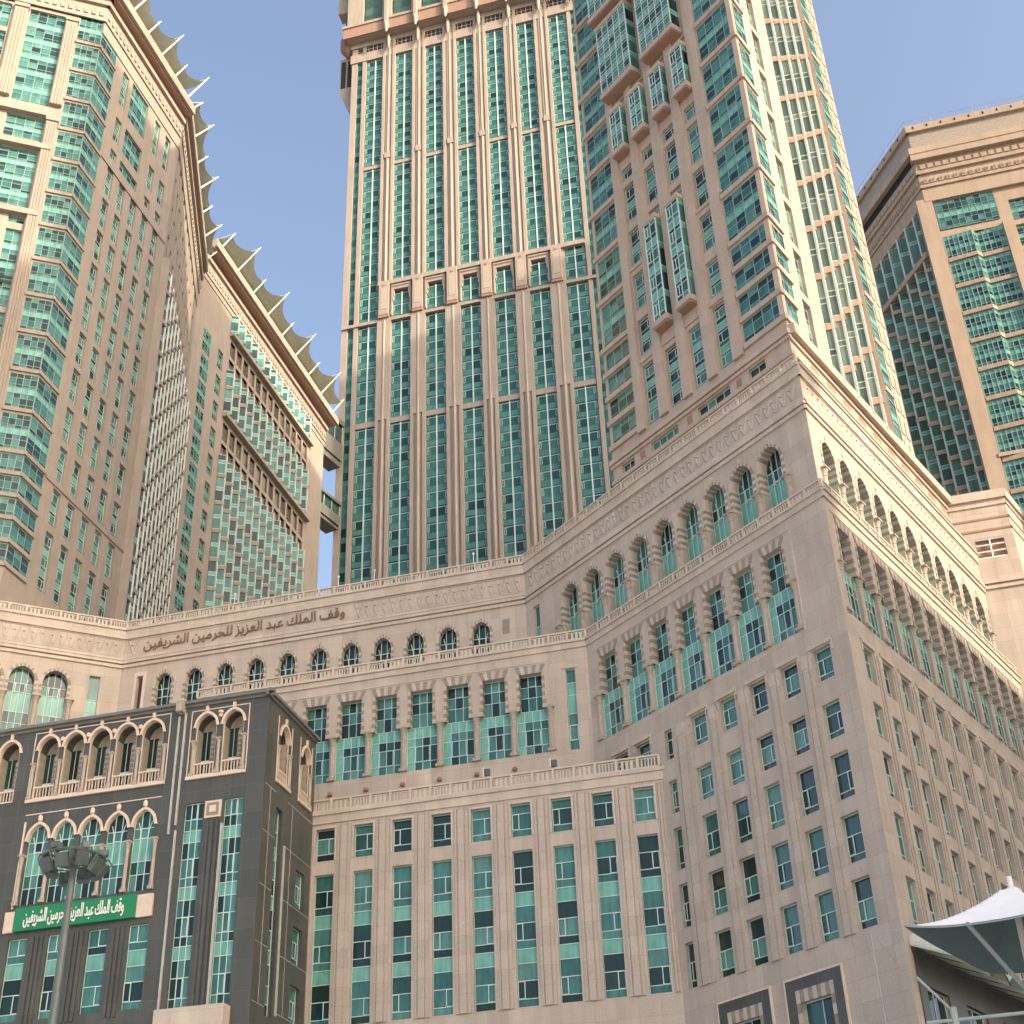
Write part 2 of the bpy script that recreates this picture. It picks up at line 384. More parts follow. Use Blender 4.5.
def text_mesh(t, size, ext, bold, wscale=1.0):
    Fm = {'ا':(0xFE8D,0xFE8E,0,0),'ب':(0xFE8F,0xFE90,0xFE91,0xFE92),'ح':(0xFEA1,0xFEA2,0xFEA3,0xFEA4),'د':(0xFEA9,0xFEAA,0,0),'ر':(0xFEAD,0xFEAE,0,0),'ز':(0xFEAF,0xFEB0,0,0),'ش':(0xFEB5,0xFEB6,0xFEB7,0xFEB8),'ع':(0xFEC9,0xFECA,0xFECB,0xFECC),'ف':(0xFED1,0xFED2,0xFED3,0xFED4),'ق':(0xFED5,0xFED6,0xFED7,0xFED8),'ك':(0xFED9,0xFEDA,0xFEDB,0xFEDC),'ل':(0xFEDD,0xFEDE,0xFEDF,0xFEE0),'م':(0xFEE1,0xFEE2,0xFEE3,0xFEE4),'ن':(0xFEE5,0xFEE6,0xFEE7,0xFEE8),'و':(0xFEED,0xFEEE,0,0),'ي':(0xFEF1,0xFEF2,0xFEF3,0xFEF4)}
    ws = []
    for wd in t.split(' '):
        g = []
        for i, ch in enumerate(wd):
            f = Fm[ch]; pv = i > 0 and Fm[wd[i-1]][2] != 0; nx = i < len(wd)-1 and f[2] != 0
            g.append(chr(f[3] if pv and nx else f[1] if pv else f[2] if nx else f[0]))
        ws.append(''.join(reversed(g)))
    c = bpy.data.curves.new('lettering', 'FONT'); c.body = ' '.join(reversed(ws)); c.size = size
    c.extrude = ext; c.offset = bold; c.align_x = 'LEFT'; c.resolution_u = 3; c.space_word = .8
    o = bpy.data.objects.new('lettering', c); COL.objects.link(o)
    bpy.context.view_layer.update()
    me = bpy.data.meshes.new_from_object(o.evaluated_get(bpy.context.evaluated_depsgraph_get()))
    bpy.data.objects.remove(o); bpy.data.curves.remove(c)
    xs = [v.co.x for v in me.vertices]; ys = [v.co.y for v in me.vertices]
    return me, min(xs), max(xs), min(ys), max(ys)
TXT = 'وقف الملك عبد العزيز للحرمين الشريفين'
def lettering(F, u0, u1, z0, z1, y, mat, name, bold, parent=None):
    me, a, b, c, d = text_mesh(TXT, 1.0, .03, bold)
    for v in me.vertices:
        x, yy, z = v.co
        v.co = (u0+(x-a)/(b-a)*(u1-u0), y-z, z0+(yy-c)/(d-c)*(z1-z0))
    me.materials.clear(); me.materials.append(mat)
    return F.put(name, me, None, parent=parent)
# ------------------------------------------------------------------ ground
m = MB(); m.face([(-3000,-3000,-.004),(3000,-3000,-.004),(3000,3000,-.004),(-3000,3000,-.004)])
g_ = part('ground', m, [plain('city_ground', (.20,.175,.15), .8, noise=.15, sc=.02)], None); tag(g_, kind='structure')
m = MB(); m.prism([(170*math.cos(2*math.pi*k/48), -30+170*math.sin(2*math.pi*k/48)) for k in range(48)], -.5, 0)
g_ = part('plaza', m, [plain('white_marble_paving', (.62,.60,.56), .5, noise=.05, sc=.4)], None); tag(g_, kind='structure')

# ================================================================== PODIUM
C, R1, R2, LFZ = -14, -53, 54.7, 25
c1 = Vector((10.04, 96.99)); c2 = Vector((21.34, 82.0))
SB, TB, RB = 4.65, 7.8, 1.8
pod = thing('podium_building', (c1.x, c1.y, 0), 'long beige stone block with arched windows and a raised Arabic inscription below its top railing', 'building')
FC = Fac(pod, c1, C); FR1 = Fac(pod, c1, R1); FR2 = Fac(pod, c2, R2)
FM = Fac(pod, c1+inn(C)*SB, C)                        # colonnade tier, set back
FU = Fac(pod, c1+inn(C)*(SB+TB), C)                   # top tier
R1 = math.degrees(math.atan2((c2-c1).y, (c2-c1).x)); FR1 = Fac(pod, c1, R1); FR1u = Fac(pod, c1+inn(R1)*RB, R1)
cu = isect(c1+inn(R1)*RB, R1, c2+inn(R2)*1.0, R2)      # corner of the top tier
FR2u = Fac(pod, cu, R2)
uC = (isect(c1+inn(C)*(SB+TB), C, c1+inn(R1)*RB, R1) - FU.p).dot(e2(C))
uR1 = (isect(c1+inn(C)*(SB+TB), C, c1+inn(R1)*RB, R1) - FR1u.p).dot(e2(R1))
uCu = (cu - FR1u.p).dot(e2(R1))
uM = (isect(c1+inn(C)*SB, C, c1, R1) - FM.p).dot(e2(C)); uMr = (isect(c1+inn(C)*SB, C, c1, R1) - FR1.p).dot(e2(R1))
R1L = (c2-c1).length
BOT = -EYE

# ---- lower tier, centre
xs = [-2.2-3.045*k for k in range(9)]
m = MB(); H = []
for x in xs: H += [(x, x+1.5, 36.05, 38.55), (x, x+1.5, 24.05, 35.02)]
wall(m, -29, 0, BOT, 39.9, H, .34)
FC.put('wall', m, [STONE])
def pilaster(F, a, b, z0, z1, cap=False):
    def mk():
        m = MB(); w3 = b-a
        m.box(0, w3, -.035, .05, 0, z1-z0)
        for p, q, o in ((0,.2,.08),(.28,.72,.15),(.80,1,.08)): m.box(w3*p, w3*q, -o, -.03, 0, z1-z0)
        if cap: m.box(w3*.26, w3*.74, -.19, -.03, z1-z0-.9, z1-z0-.3)
        return m.mesh('pilaster', [STONE])
    return F.put('pilaster', unit(('pil', round(b-a,2), round(z1-z0,2), cap), mk), None, a, 0, z0)
for k, x in enumerate(xs + [xs[-1]-3.045]):               # pilaster bundles between the bays
    a, b = x+1.5+.22, x+3.045-.22
    if k == 0: a, b = x+1.5+.2, x+1.5+.62
    pilaster(FC, a, b, 24.0, 38.75)
def surr_unit():
    m = MB(); m.box(-.16, 0, -.05, .06, 0, 2.5); m.box(1.5, 1.66, -.05, .06, 0, 2.5); m.box(-.16, 1.66, -.07, .06, 2.5, 2.67)
    return m.mesh('window_surround', [STONE_P])
for x in xs: FC.put('window_surround', unit('wsur', surr_unit), None, x, 0, 36.05)
r_small = [(.28,'v'),(.48,'v'),(.24,'v')]
for k, x in enumerate(xs):
    cs = RC if k in (0,1,4,5,7,8) else LC
    place_window(FC, ('sm', cs), 1.5, 2.5, [(.28,'v'),(.48,'v',cs),(.24,'v')], x, 36.05)
    fl = [(1.2,'v'),(1.22,'v',cs),(.58,'v'),(1.0,'s')]
    cs2 = RC if k in (0,1,4,6,7) else LC; fl2 = [(1.2,'v'),(1.22,'v',cs2),(.58,'v'),(1.0,'s')]
    place_window(FC, ('strip', cs, cs2), 1.5, 10.97, fl+fl2+fl[:3], x, 24.05, name='window_strip')
cornice(FC, -29, .35, [(38.95,39.9,.10),(39.62,39.9,.22)], name='parapet_band')
balustrade(FC, -27.0, -.1, -.02, 39.9, 1.0)
m = MB(); m.box(-29, uM+.5, .1, SB+.3, 39.6, 39.86); FC.put('terrace_floor', m, [STONE])

# ---- colonnade tier, centre
cc = [-10.55-3.07*k for k in range(8)]
m, ab = MB(), MB()
H = colonnade(FM, cc); slit = (-7.62, -6.85, 44.2, 51.2)
wall_raw(m, -33, uM+.05, 39.5, 53.1, H, [slit], .9)
for c in cc: tall_opening(m, ab, c); voussoirs(FM, c)
FM.put('wall', m, [STONE])
for c in cc: tall_window(FM, c)
for k in range(9): column(FM, cc[0]+1.535-3.07*k, .1, 44.35, 48.15)
place_window(FM, 'slit', .77, 7.0, [(1.2,'v'),(1.1,'s'),(1.6,'s'),(1.0,'v'),(1.3,'v',(.05,.95)),(.9,'v')], slit[0], slit[2], .3)
BOSS = plain('terracotta_boss', (.30,.17,.11), .8)
def boss():
    m = MB(); m.lathe(0, -.12, [(.10,0),(.2,.07),(.2,.25),(.08,.35)], 8); return m.mesh('boss', [BOSS])
for k in range(9): FM.put('boss', unit('boss', boss), None, cc[0]+1.535-3.07*k, 0, 43.05)
m = MB(); m.box(cc[-1]-1.8, cc[0]+2.0, -.05, .02, 52.1, 52.22); m.box(cc[0]+1.9, cc[0]+2.0, -.05, .02, 44.3, 52.1)
m.box(slit[0]-.3, slit[1]+.25, -.06, .02, 51.25, 51.42)
FM.put('moulding', m, [STONE_P])
cornice(FM, -33, uM+.1, [(52.95,53.6,.12),(53.45,53.6,.26)], name='parapet_band')
balustrade(FM, -40, uM, -.05, 53.6, .9)
m = MB(); m.box(-40, uM+2, .12, TB+.2, 53.2, 53.55); m.face([(-40,0,45),(-33,0,45),(-33,0,53.3),(-40,0,53.3)]); FM.put('terrace_floor', m, [STONE])

# ---- top tier, centre
UL = -52.4
ac = [-16.75-3.105*k for k in range(11)]
m, ab = MB(), MB()
H = [(c-.84, c+.84, 54.5, 61.05, 59.9) for c in ac] + [(-50.65,-50.05,55,61.1)]
wall(m, UL, uC, 53, 66.3, H, .5)
FU.put('wall', m, [STONE])
for c in ac: surround(FU, c, .84, 59.9, 61.05, .26, 2.4)
for c in ac: arch_window(FU, c, .84, 54.5, 61.05, .5, 'archC', ADK)
m = MB(); m.box(-50.95, -50.7, -.04, .02, 55.0, 61.5); m.box(-50.0, -49.75, -.04, .02, 55.0, 61.5); m.box(-50.7, -50.0, -.04, .02, 61.15, 61.5)
FU.put('window_surround', m, [CREAM]); m = MB(); m.box(-14.75, -14.1, -.03, .02, 59.5, 60.95)
FU.put('pale_panel', m, [GREY])
MOULD = [(62.2,62.5,.16),(62.62,62.9,.26),(63.02,63.3,.14)]
cornice(FU, UL, uC+.05, MOULD, name='moulding'); cornice(FU, UL, uC+.05, [(62.5,62.62,.1),(62.9,63.02,.1)], [BROWN], name='brown_line')
cornice(FU, UL, uC+.1, [(65.3,66.4,.16),(66.2,66.4,.30)], name='parapet_band')
balustrade(FU, UL, uC, -.1, 66.4, .85)
def frieze(F, u0, u1, z0=63.45, z1=65.15):
    m = MB(); n = int((u1-u0)/.85); d = (u1-u0)/n
    for k in range(n):
        a = u0+k*d
        for (p, q) in (((a,z1-.1),(a+d/2,z0+.15)),((a+d/2,z0+.15),(a+d,z1-.1))):
            m.face([(p[0],-.01,p[1]),(q[0],-.01,q[1]),(q[0]+.16,-.07,q[1]),(p[0]+.16,-.07,p[1])])
            m.face([(p[0]+.16,-.07,p[1]),(q[0]+.16,-.07,q[1]),(q[0]+.3,-.01,q[1]),(p[0]+.3,-.01,p[1])])
        m.lathe(a+d/2, -.02, [(.14,z1-.6),(.10,z1-.5),(.02,z1-.3)], 6)
    m.box(u0, u1, -.06, .02, z1, z1+.08); m.box(u0, u1, -.06, .02, z0-.08, z0)
    return F.put('frieze', m, [STONE])
frieze(FU, UL+.3, -51.0); frieze(FU, -29.0, uC-.3)
lettering(FU, -50.3, -29.8, 63.6, 64.95, -.10, LETT, 'inscription', .005)
m = MB(); m.box(-50.9, -29.3, -.05, .02, 63.28, 63.36); m.box(-50.9, -29.3, -.05, .02, 65.1, 65.18); FU.put('inscription_border', m, [STONE_P])

# ---- left wing of the top tier
lc = FU.w(UL); FL = Fac(pod, lc, LFZ)
m, ab = MB(), MB()
H = [(-10.0,-7.7,54,61.0,59.7),(-7.0,-4.7,54,61.0,59.7),(-13,-10.7,54,61.0,59.7),(-2.85,-1.85,54,61.05)]
wall(m, -45, 0, BOT, 66.3, H, .6); FL.put('wall', m, [STONE])
for h in H[:3]: surround(FL, (h[0]+h[1])/2, (h[1]-h[0])/2, 59.7, 61.0, .28, 1.5); arch_window(FL, (h[0]+h[1])/2, 1.15, 54, 61.0, .6, 'archL')
for u in (-10.35, -7.35, -4.4): column(FL, u, -.1, 54, 58.2, .25)
place_window(FL, 'slitL', 1.0, 7.05, [(2.4,'v'),(1.2,'s'),(3.4,'s')], -2.85, 54, .3)
cornice(FL, -30, .05, MOULD, name='moulding'); cornice(FL, -30, .1, [(65.3,66.4,.16),(66.2,66.4,.30)], name='parapet_band')
balustrade(FL, -30, 0, -.1, 66.4, .85); frieze(FL, -29.5, -.4)

# ---- right-centre wing: windows, colonnade, top arches
m, ab = MB(), MB()
wc = [.62] + [3.57+3.01*k for k in range(5)]; H = []
for k, x in enumerate(wc):
    wd = .85 if k == 0 else 1.5
    H += [(x,x+wd,40.1,42.4),(x,x+wd,36.05,38.5),(x,x+wd,32.0,35.0),(x,x+wd,28.0,31.0),(x,x+wd,24.0,27.0)]
H += [(-2.5,-1.0,40.1,42.4),(-5.0,-3.5,40.1,42.4)]
base = [(4.3,7.1,16,21.0),(10.35,13.15,16,21.0)]
oc = [-4.87+3.05*k for k in range(7)]
T = colonnade(FR1, oc)
wall_raw(m, uMr-.3, R1L, BOT, 53.3, T, H+base, .36)
for c in oc: tall_opening(m, ab, c); voussoirs(FR1, c)
FR1.put('wall', m, [STONE])
for c in oc: tall_window(FR1, c)
for k in range(8): column(FR1, oc[0]-1.525+3.05*k, .1, 44.35, 48.15)
def grid_windows(F, H, gm=None):
    for h in H:
        wd, ht = round(h[1]-h[0],2), round(h[3]-h[2],2); cs = random.choice((LC, RC))
        place_window(F, ('g', wd, ht, cs, gm is None), wd, ht, [(.42,'v'),(.40,'v',cs),(.18,'v')] if ht > 2.6 else [(.30,'v'),(.48,'v',cs),(.22,'v')], h[0], h[2], .36, gm=gm)
grid_windows(FR1, H, GLR)
def pilasters(F, us, z0, z1):
    for a, b in us: pilaster(F, a, b, z0, z1, True)
pilasters(FR1, [(1.7,3.3)] + [(x+1.72, x+2.8) for x in wc[1:5]], 23.9, 42.3)
def hoods(F, us, z=42.4, wd=1.5):
    def mk():
        m = MB()
        m.box(-.28, wd+.28, -.16, .05, .12, .34); m.box(-.34, wd+.34, -.10, .05, .34, .44)
        m.box(-.28, -.12, -.08, .05, -.5, .12); m.box(wd+.12, wd+.28, -.08, .05, -.5, .12)
        return m.mesh('window_hood', [STONE_P])
    for x in us: F.put('window_hood', unit(('hood', wd), mk), None, x, 0, z)
hoods(FR1, wc[1:] + [-2.5, -5.0])
def base_frame():
    m = MB(); a, b = 0, 4.6
    for p, q, z0, z1 in ((a,a+.72,14,22.4),(b-.72,b,14,22.4),(a+.72,b-.72,21.75,22.4)): m.box(p, q, -.12, .05, z0, z1)
    m.box(a-.12, b+.12, -.16, .05, 22.4, 22.55, 1); m.box(a-.12, a, -.14, .05, 14, 22.4, 1); m.box(b, b+.12, -.14, .05, 14, 22.4, 1)
    return m.mesh('granite_surround', [DARK, CREAM])
def base_vous():
    m = MB(); n = 9
    for k in range(n):
        p = .72+3.16*k/n; m.box(p, p+3.16/n, -.09, .05, 21.0, 21.75, 2 if k % 2 else 0)
        for q in (.72, 3.55): m.box(q, q+.33, -.09, .05, 15.6+.6*k, 16.2+.6*k, 0 if k % 2 else 2)
    return m.mesh('striped_surround', [STONE_P, CREAM, GREY])
for a in (3.3, 9.3):
    o = FR1.put('granite_surround', unit('bfr', base_frame), None, a, 0, 0); part('striped_surround', unit('bvo', base_vous), None, o)
for h in base: place_window(FR1, 'base', 2.8, 5.0, [(.35,'v'),(.4,'v',(.05,.5)),(.25,'v')], h[0], h[2], .36, cols=2)
m = MB(); m.box(oc[0]-1.9, oc[-1]+1.95, -.05, .02, 52.1, 52.22); m.box(oc[-1]+1.85, oc[-1]+1.95, -.05, .02, 44.2, 52.1); FR1.put('moulding', m, [STONE_P])
cornice(FR1, uMr, R1L+.12, [(52.95,53.6,.12),(53.45,53.6,.26)], name='parapet_band')
balustrade(FR1, uMr, R1L, .02, 53.6, .85)
m = MB(); m.prism([tuple(v) for v in [(uMr,.15),(R1L-.1,.15),(R1L-2,4),(uMr,4)]], 53.2, 53.55); FR1.put('terrace_floor', m, [STONE])
# top tier
m, ab = MB(), MB()
aR = [13.0-3.03*k for k in range(9)]
H = [(c-1.12, c+1.12, 53.6, 61.15, 59.75) for c in aR] + [(-16.5,-15.6,56.4,61.3)]
wall(m, uR1, uCu, 53, 66.3, H, .8); FR1u.put('wall', m, [STONE])
for c in aR: surround(FR1u, c, 1.12, 59.75, 61.15, .25, 2.1, .76)
for c in aR: arch_window(FR1u, c, 1.12, 53.6, 61.15, .8, 'archR')
for k in range(10): column(FR1u, aR[0]+1.515-3.03*k, -.02, 53.6, 57.7, .26)
place_window(FR1u, 'slitR', .9, 4.9, [(2,'v'),(1.2,'s'),(1.7,'v')], -16.5, 56.4, .3)
cornice(FR1u, uR1-.2, uCu+.12, MOULD, name='moulding'); cornice(FR1u, uR1-.2, uCu+.16, [(65.3,66.4,.16),(66.2,66.4,.30)], name='parapet_band')
balustrade(FR1u, uR1, uCu, -.1, 66.4, .85); frieze(FR1u, uR1+.4, uCu-.8)

# ---- right wing
RL = 41
m, ab = MB(), MB()
wr = [2.17+3.02*k for k in range(13)]; H = []
for k, x in enumerate(wr): H += [(x,x+1.5,39.9,42.35),(x,x+1.5,35.95,38.4),(x,x+1.5,32.0,35.0),(x,x+1.5,28.0,31.0),(x,x+1.5,24.0,27.0)]
dk = [(2.0+6.1*k, 5.4+6.1*k, 10, 20.5) for k in range(5)]
o2 = [2.35+3.05*k for k in range(12)]
T = colonnade(FR2, o2)
wall_raw(m, 0, RL, BOT, 53.3, T, H+dk, .36)
for c in o2: tall_opening(m, ab, c); voussoirs(FR2, c)
FR2.put('wall', m, [STONE])
for c in o2: tall_window(FR2, c)
for k in range(13): column(FR2, o2[0]-1.525+3.05*k, .1, 44.35, 48.15)
grid_windows(FR2, [h for h in H if not (h[2] < 27 and h[0] > 21)])
for h in dk: place_window(FR2, 'dk', 3.4, 10.5, [(.3,'v'),(.3,'v'),(.4,'v')], h[0], h[2], .3, cols=2)
pilasters(FR2, [(x+1.72, x+2.8) for x in wr[:-1]], 23.9, 42.3); hoods(FR2, wr)
m = MB(); m.box(o2[0]-1.7, o2[-1]+1.9, -.05, .02, 52.1, 52.22); FR2.put('moulding', m, [STONE_P])
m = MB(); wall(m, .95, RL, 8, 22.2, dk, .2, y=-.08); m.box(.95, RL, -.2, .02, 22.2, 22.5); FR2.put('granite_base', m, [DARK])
cornice(FR2, -.12, RL, [(52.95,53.6,.12),(53.45,53.6,.26)], name='parapet_band'); balustrade(FR2, 0, RL, .02, 53.6, .85)
m = MB(); m.prism([(.25,.15),(RL,.15),(RL,3),(1.3,3)], 53.2, 53.55); FR2.put('terrace_floor', m, [STONE])
m, ab = MB(), MB()
U2 = 37.6
a2 = [2.75+3.025*k for k in range(12) if 2.75+3.025*k+1.1 < U2]
H = [(c-1.05, c+1.05, 53.6, 60.6, 59.3) for c in a2]
wall(m, 0, U2, 53, 66.3, H, .8); FR2u.put('wall', m, [STONE])
for c in a2: surround(FR2u, c, 1.05, 59.3, 60.6, .25, 1.8, .76)
for c in a2: arch_window(FR2u, c, 1.05, 53.6, 60.6, .8, 'archR2')
for k in range(len(a2)+1): column(FR2u, a2[0]-1.51+3.025*k, -.02, 53.6, 57.5, .26)
cornice(FR2u, -.1, U2, MOULD, name='moulding'); cornice(FR2u, -.14, U2, [(65.3,66.4,.16),(66.2,66.4,.30)], name='parapet_band')
frieze(FR2u, .5, U2-.3)
# roof deck behind the parapets
m = MB(); zr = 66.1+EYE-0
pl = [FL.w(-30), lc, FU.w(uC), cu, FR2u.w(U2), FR2u.w(U2)+Vector((-20,40)), FL.w(-30)+Vector((-10,60))]
m.prism([(p.x-c1.x, p.y-c1.y) for p in pl], zr-.4, zr); part('roof', m, [STONE], pod, (0,0,0))
# floodlight fixtures standing along the railings
# ================================================================== DARK GRANITE BUILDING (front left)
kp = Vector((-18.25, 94.55))
kb = thing('granite_building', (kp.x, kp.y, 0), 'dark grey granite building with cream loggia arches and tall teal window strips', 'building')
DARKC = plain('grey_coping', (.15,.15,.14), .6)
FK = Fac(kb, kp, C); FS = Fac(kb, kp, 76)
def loggia(F, c, hw, zs, za, zb, dep=1.15):
    """small arched loggia bay: cream ring, back wall with a dark slit window, little balustrade"""
    def mk():
        m = MB(); ablaq_arch(m, -hw, hw, 0, za-zs, .2, -.11, 0)
        P = arch_pts(-hw, hw, 0, za-zs); 
        m.box(-hw, hw, .02, .16, zb-zs+.85, zb-zs+.97); m.box(-hw, hw, .04, .14, zb-zs+.02, zb-zs+.12)
        m.box(-hw, -hw+.06, .05, .13, zb-zs, .05); m.box(hw-.06, hw, .05, .13, zb-zs, .05)
        for k in range(7):
            x = -hw+.1+(2*hw-.2)*k/6; m.box(x-.03, x+.03, .06, .12, zb-zs+.1, zb-zs+.87)
        return m.mesh('loggia_arch', [CREAM, CREAM])
    o = F.put('loggia_arch', unit(('log', hw, round(za-zs,2), round(zb-zs,2)), mk), None, c, 0, zs)
    def mk2():
        m = MB(); h = za-zb; m.face([(-hw-.25,dep,0),(hw+.25,dep,0),(hw+.25,dep,h),(-hw-.25,dep,h)], 4); m.box(-hw-.0, -hw+.05, .2, dep, 0, h*.78, 4); m.box(hw-.05, hw, .2, dep, 0, h*.78, 4)
        m.box(-hw*.95, -hw*.1, dep-.06, dep+.02, 0, h*.80, 1); m.box(-hw*.1, hw*.25, dep-.12, dep, 0, h*.75, 0)
        for k in range(9): m.box(-hw*.1, hw*.32, dep-.16, dep, k*h*.08, (k+.5)*h*.08, 2)
        m.box(-hw*.95, -hw*.1, dep-.07, dep, h*.30, h*.33, 3); m.box(-hw*.55, -hw*.5, dep-.08, dep, 0, h*.8, 3)
        return m.mesh('loggia_back', [STONE, ADK, GREY, FRAME, COLM])
    part('loggia_back', unit(('lgb', hw, round(za-zb,2)), mk2), None, o, (0, 0, zb-zs))
def small_col(F, u, z0, z1, y=.02): column(F, u, y, z0, z1, .13)
ktop = 45.9
m = MB(); H = []
a5 = [-17.7+2.14*k for k in range(5)]; aRk = [-4.83, -2.68]
H += [(c-.86, c+.86, 40.15, 45.05, 44.0) for c in a5 + [-20.95]] + [(c-.82, c+.82, 40.15, 44.95, 43.9) for c in aRk]
b5 = [-17.45+2.10*k for k in range(5)]
H += [(c-.84, c+.84, 32.2, 38.1, 36.9) for c in b5]
kw = [(-5.98,-4.52,23.95,38.1), (-2.95,-1.5,23.95,38.1)]
kl = [(x, x+1.5, 24.2, 29.85) for x in (-18.6,-15.5,-12.4,-9.33)]
kx = [(-24.2,-22.4,36,43.8,42.8),(-27,-25.2,36,43.8,42.8),(-23.6,-22.1,26,38)] 
wall(m, -32, 0, BOT, ktop, H+kw+kl, 1.2); FK.put('wall', m, [DARK])
for c in a5 + [-20.95]: loggia(FK, c,   .86, 44.0, 45.05, 40.15)
for c in aRk: loggia(FK, c, .82, 43.9, 44.95, 40.15)
for k in range(6): small_col(FK, a5[0]-1.07+2.14*k, 40.15, 43.0)
for u in (-5.74, -3.755, -1.77): small_col(FK, u, 40.15, 42.9)
m = MB()
for a, b, z0, z1 in ((-6.1,-1.45,40.0,45.3), (-18.95,-7.75,40.0,45.45)):       # cream panel borders and sills
    m.box(a, b, -.16, .05, z0-.12, z0+.12); m.box(a, a+.07, -.05, .05, z0+.1, z1); m.box(b-.07, b, -.05, .05, z0+.1, z1); m.box(a+.07, b-.07, -.045, .05, z1-.07, z1)
for u in (-3.755,): m.lathe(u, -.04, [(.2,44.85),(.2,45.0)], 8)
FK.put('loggia_border', m, [CREAM])
def ros():
    m = MB(); n = 14
    for k in range(n):
        a, b = 2*math.pi*k/n, 2*math.pi*(k+1)/n
        m.face([(0,-.06,0),(.17*math.cos(a),-.04,.17*math.sin(a)),(.17*math.cos(b),-.04,.17*math.sin(b))])
        m.face([(.17*math.cos(a),-.04,.17*math.sin(a)),(.17*math.cos(a),.02,.17*math.sin(a)),(.17*math.cos(b),.02,.17*math.sin(b)),(.17*math.cos(b),-.04,.17*math.sin(b))])
    return m.mesh('rosette', [CREAM])
for u in [a5[0]+1.07+2.14*k for k in range(4)] + [-3.755]: FK.put('rosette', unit('ros', ros), None, u, 0, 44.72)
# row of five big arched windows
def big_ring():
    m = MB(); ablaq_arch(m, -.84, .84, 0, 1.2, .22, -.12, 0); m.lathe(0, -.1, [(.1,1.4),(.17,1.5),(.17,1.75),(.06,1.9)], 8); return m.mesh('arch_surround', [CREAM, CREAM])
for c in b5:
    FK.put('arch_surround', unit('bigring', big_ring), None, c, 0, 36.9)
    arch_window(FK, c, .84, 32.2, 38.1, .28, 'archK')
for k in range(6): column(FK, b5[0]-1.05+2.1*k, -.05, 32.2, 35.9, .14)
m = MB(); m.box(-18.75, -18.6, -.06, .05, 32.0, 38.4); m.box(-18.75, -7.85, -.05, .05, 38.9, 38.97); FK.put('window_border', m, [CREAM])
for h in kw: place_window(FK, 'kstrip', 1.45, 14.15, [(1.1,'v',(.33,.66)),(.75,'v'),(.8,'s'),(1.1,'v'),(1.25,'v',(.33,.66)),(.6,'v'),(.85,'s'),(1.1,'v'),(1.25,'v',(.33,.66)),(.6,'v'),(.85,'s'),(1.1,'v'),(1.25,'v',(.33,.66)),(.6,'v')], h[0], h[2], .25, cols=3, name='window_strip')
for k, h in enumerate(kl): place_window(FK, ('kl', k % 2), 1.5, 5.65, [(1.1,'v',(0,.45) if k % 2 else (.5,1)),(.5,'v'),(1.0,'s'),(1.0,'v'),(1.2,'v',LC if k % 2 else RC),(.5,'v')], h[0], h[2], .25)
def orn():
    m = MB(); m.box(-.62, .62, -.1, .05, -.62, .62, 0); m.box(-.46, .46, -.13, -.1, -.46, .46, 1); m.box(-.25, .25, -.16, -.13, -.25, .25, 0); return m.mesh('carved_panel', [CREAM, GREY])
FK.put('carved_panel', orn(), None, -3.74, 0, 37.45)
m = MB()
for a, b in ((-4.35,-3.12),(-16.9,-15.7),(-13.85,-12.6),(-10.7,-9.5)):
    zt = 36.6 if a > -5 else 29.8
    for p in (.12, .42, .72): m.box(a+(b-a)*p, a+(b-a)*(p+.18), -.10, .05, 23.8, zt)
FK.put('granite_ribs', m, [DARK])
def lightpipe(h):
    m = MB(); m.box(-.07, .07, -.12, .05, 0, h); return m.mesh('pale_strip', [LINE])
for u, z0, z1 in ((-6.55,36.6,45.2),(-6.5,23.9,36.2),(-2.98,23.9,36.3),(-7.05,36.0,45.0)): FK.put('pale_strip', lightpipe(z1-z0), None, u, 0, z0)
cornice(FK, -32, .45, [(45.62,45.85,.12),(45.85,46.08,.34)], [DARKC])
m = MB(); m.box(-7.1, -6.6, -.7, .05, 45.2, 46.0); FK.put('spout', m, [COLM])
m = MB(); m.box(-6.3, -1.35, -1.0, .05, 20.5, 23.7); FK.put('entrance_hood', m, [STONE_P])
m = MB(); m.box(-32, -.1, .1, 9.1, 45.3, 45.7); FK.put('roof', m, [DARK])
# side towards the right
m = MB()
Hs = [(2.35,4.05,39.95,44.5,43.4),(6.45,8.05,39.95,44.5,43.4),(2.35,3.5,23.5,38.0),(6.4,8.0,32.0,34.7),(6.4,8.0,28.0,30.6),(6.4,8.0,23.9,26.5)]
wall(m, 0, 9.15, BOT, ktop, Hs, .7); FS.put('wall', m, [DARK])
for h in Hs[:2]: loggia(FS, (h[0]+h[1])/2, (h[1]-h[0])/2, 43.4, 44.5, 39.95)
for u in (2.2, 4.2, 6.3, 8.2): small_col(FS, u, 39.95, 42.6)
m = MB()
for a, b in ((1.9,4.5),(6.05,8.45)): m.box(a, b, -.14, .05, 39.75, 39.95); m.box(a, a+.07, -.05, .05, 39.95, 44.9); m.box(b-.07, b, -.05, .05, 39.95, 44.9)
FS.put('loggia_border', m, [CREAM])
place_window(FS, 'ks', 1.15, 14.5, [(1.6,'v'),(1.1,'v'),(.9,'s'),(1.4,'v'),(1.2,'v',(.1,.9)),(.9,'s'),(1.4,'v'),(1.4,'v',(.1,.9)),(.9,'s'),(1.4,'v'),(1.2,'v'),(.9,'v')], 2.35, 23.5, .35, name='window_strip')
for h in Hs[3:]: place_window(FS, ('ks2', round(h[3]-h[2],1)), 1.6, h[3]-h[2], [(1,'v'),(1.2,'v',(.3,.7)),(.5,'v')], h[0], h[2], .3)
FS.put('pale_strip', lightpipe(11.8), None, 4.0, 0, 23.8)
cornice(FS, -.45, 9.15, [(45.62,45.85,.12),(45.85,46.08,.30)], [DARKC])
m = MB()
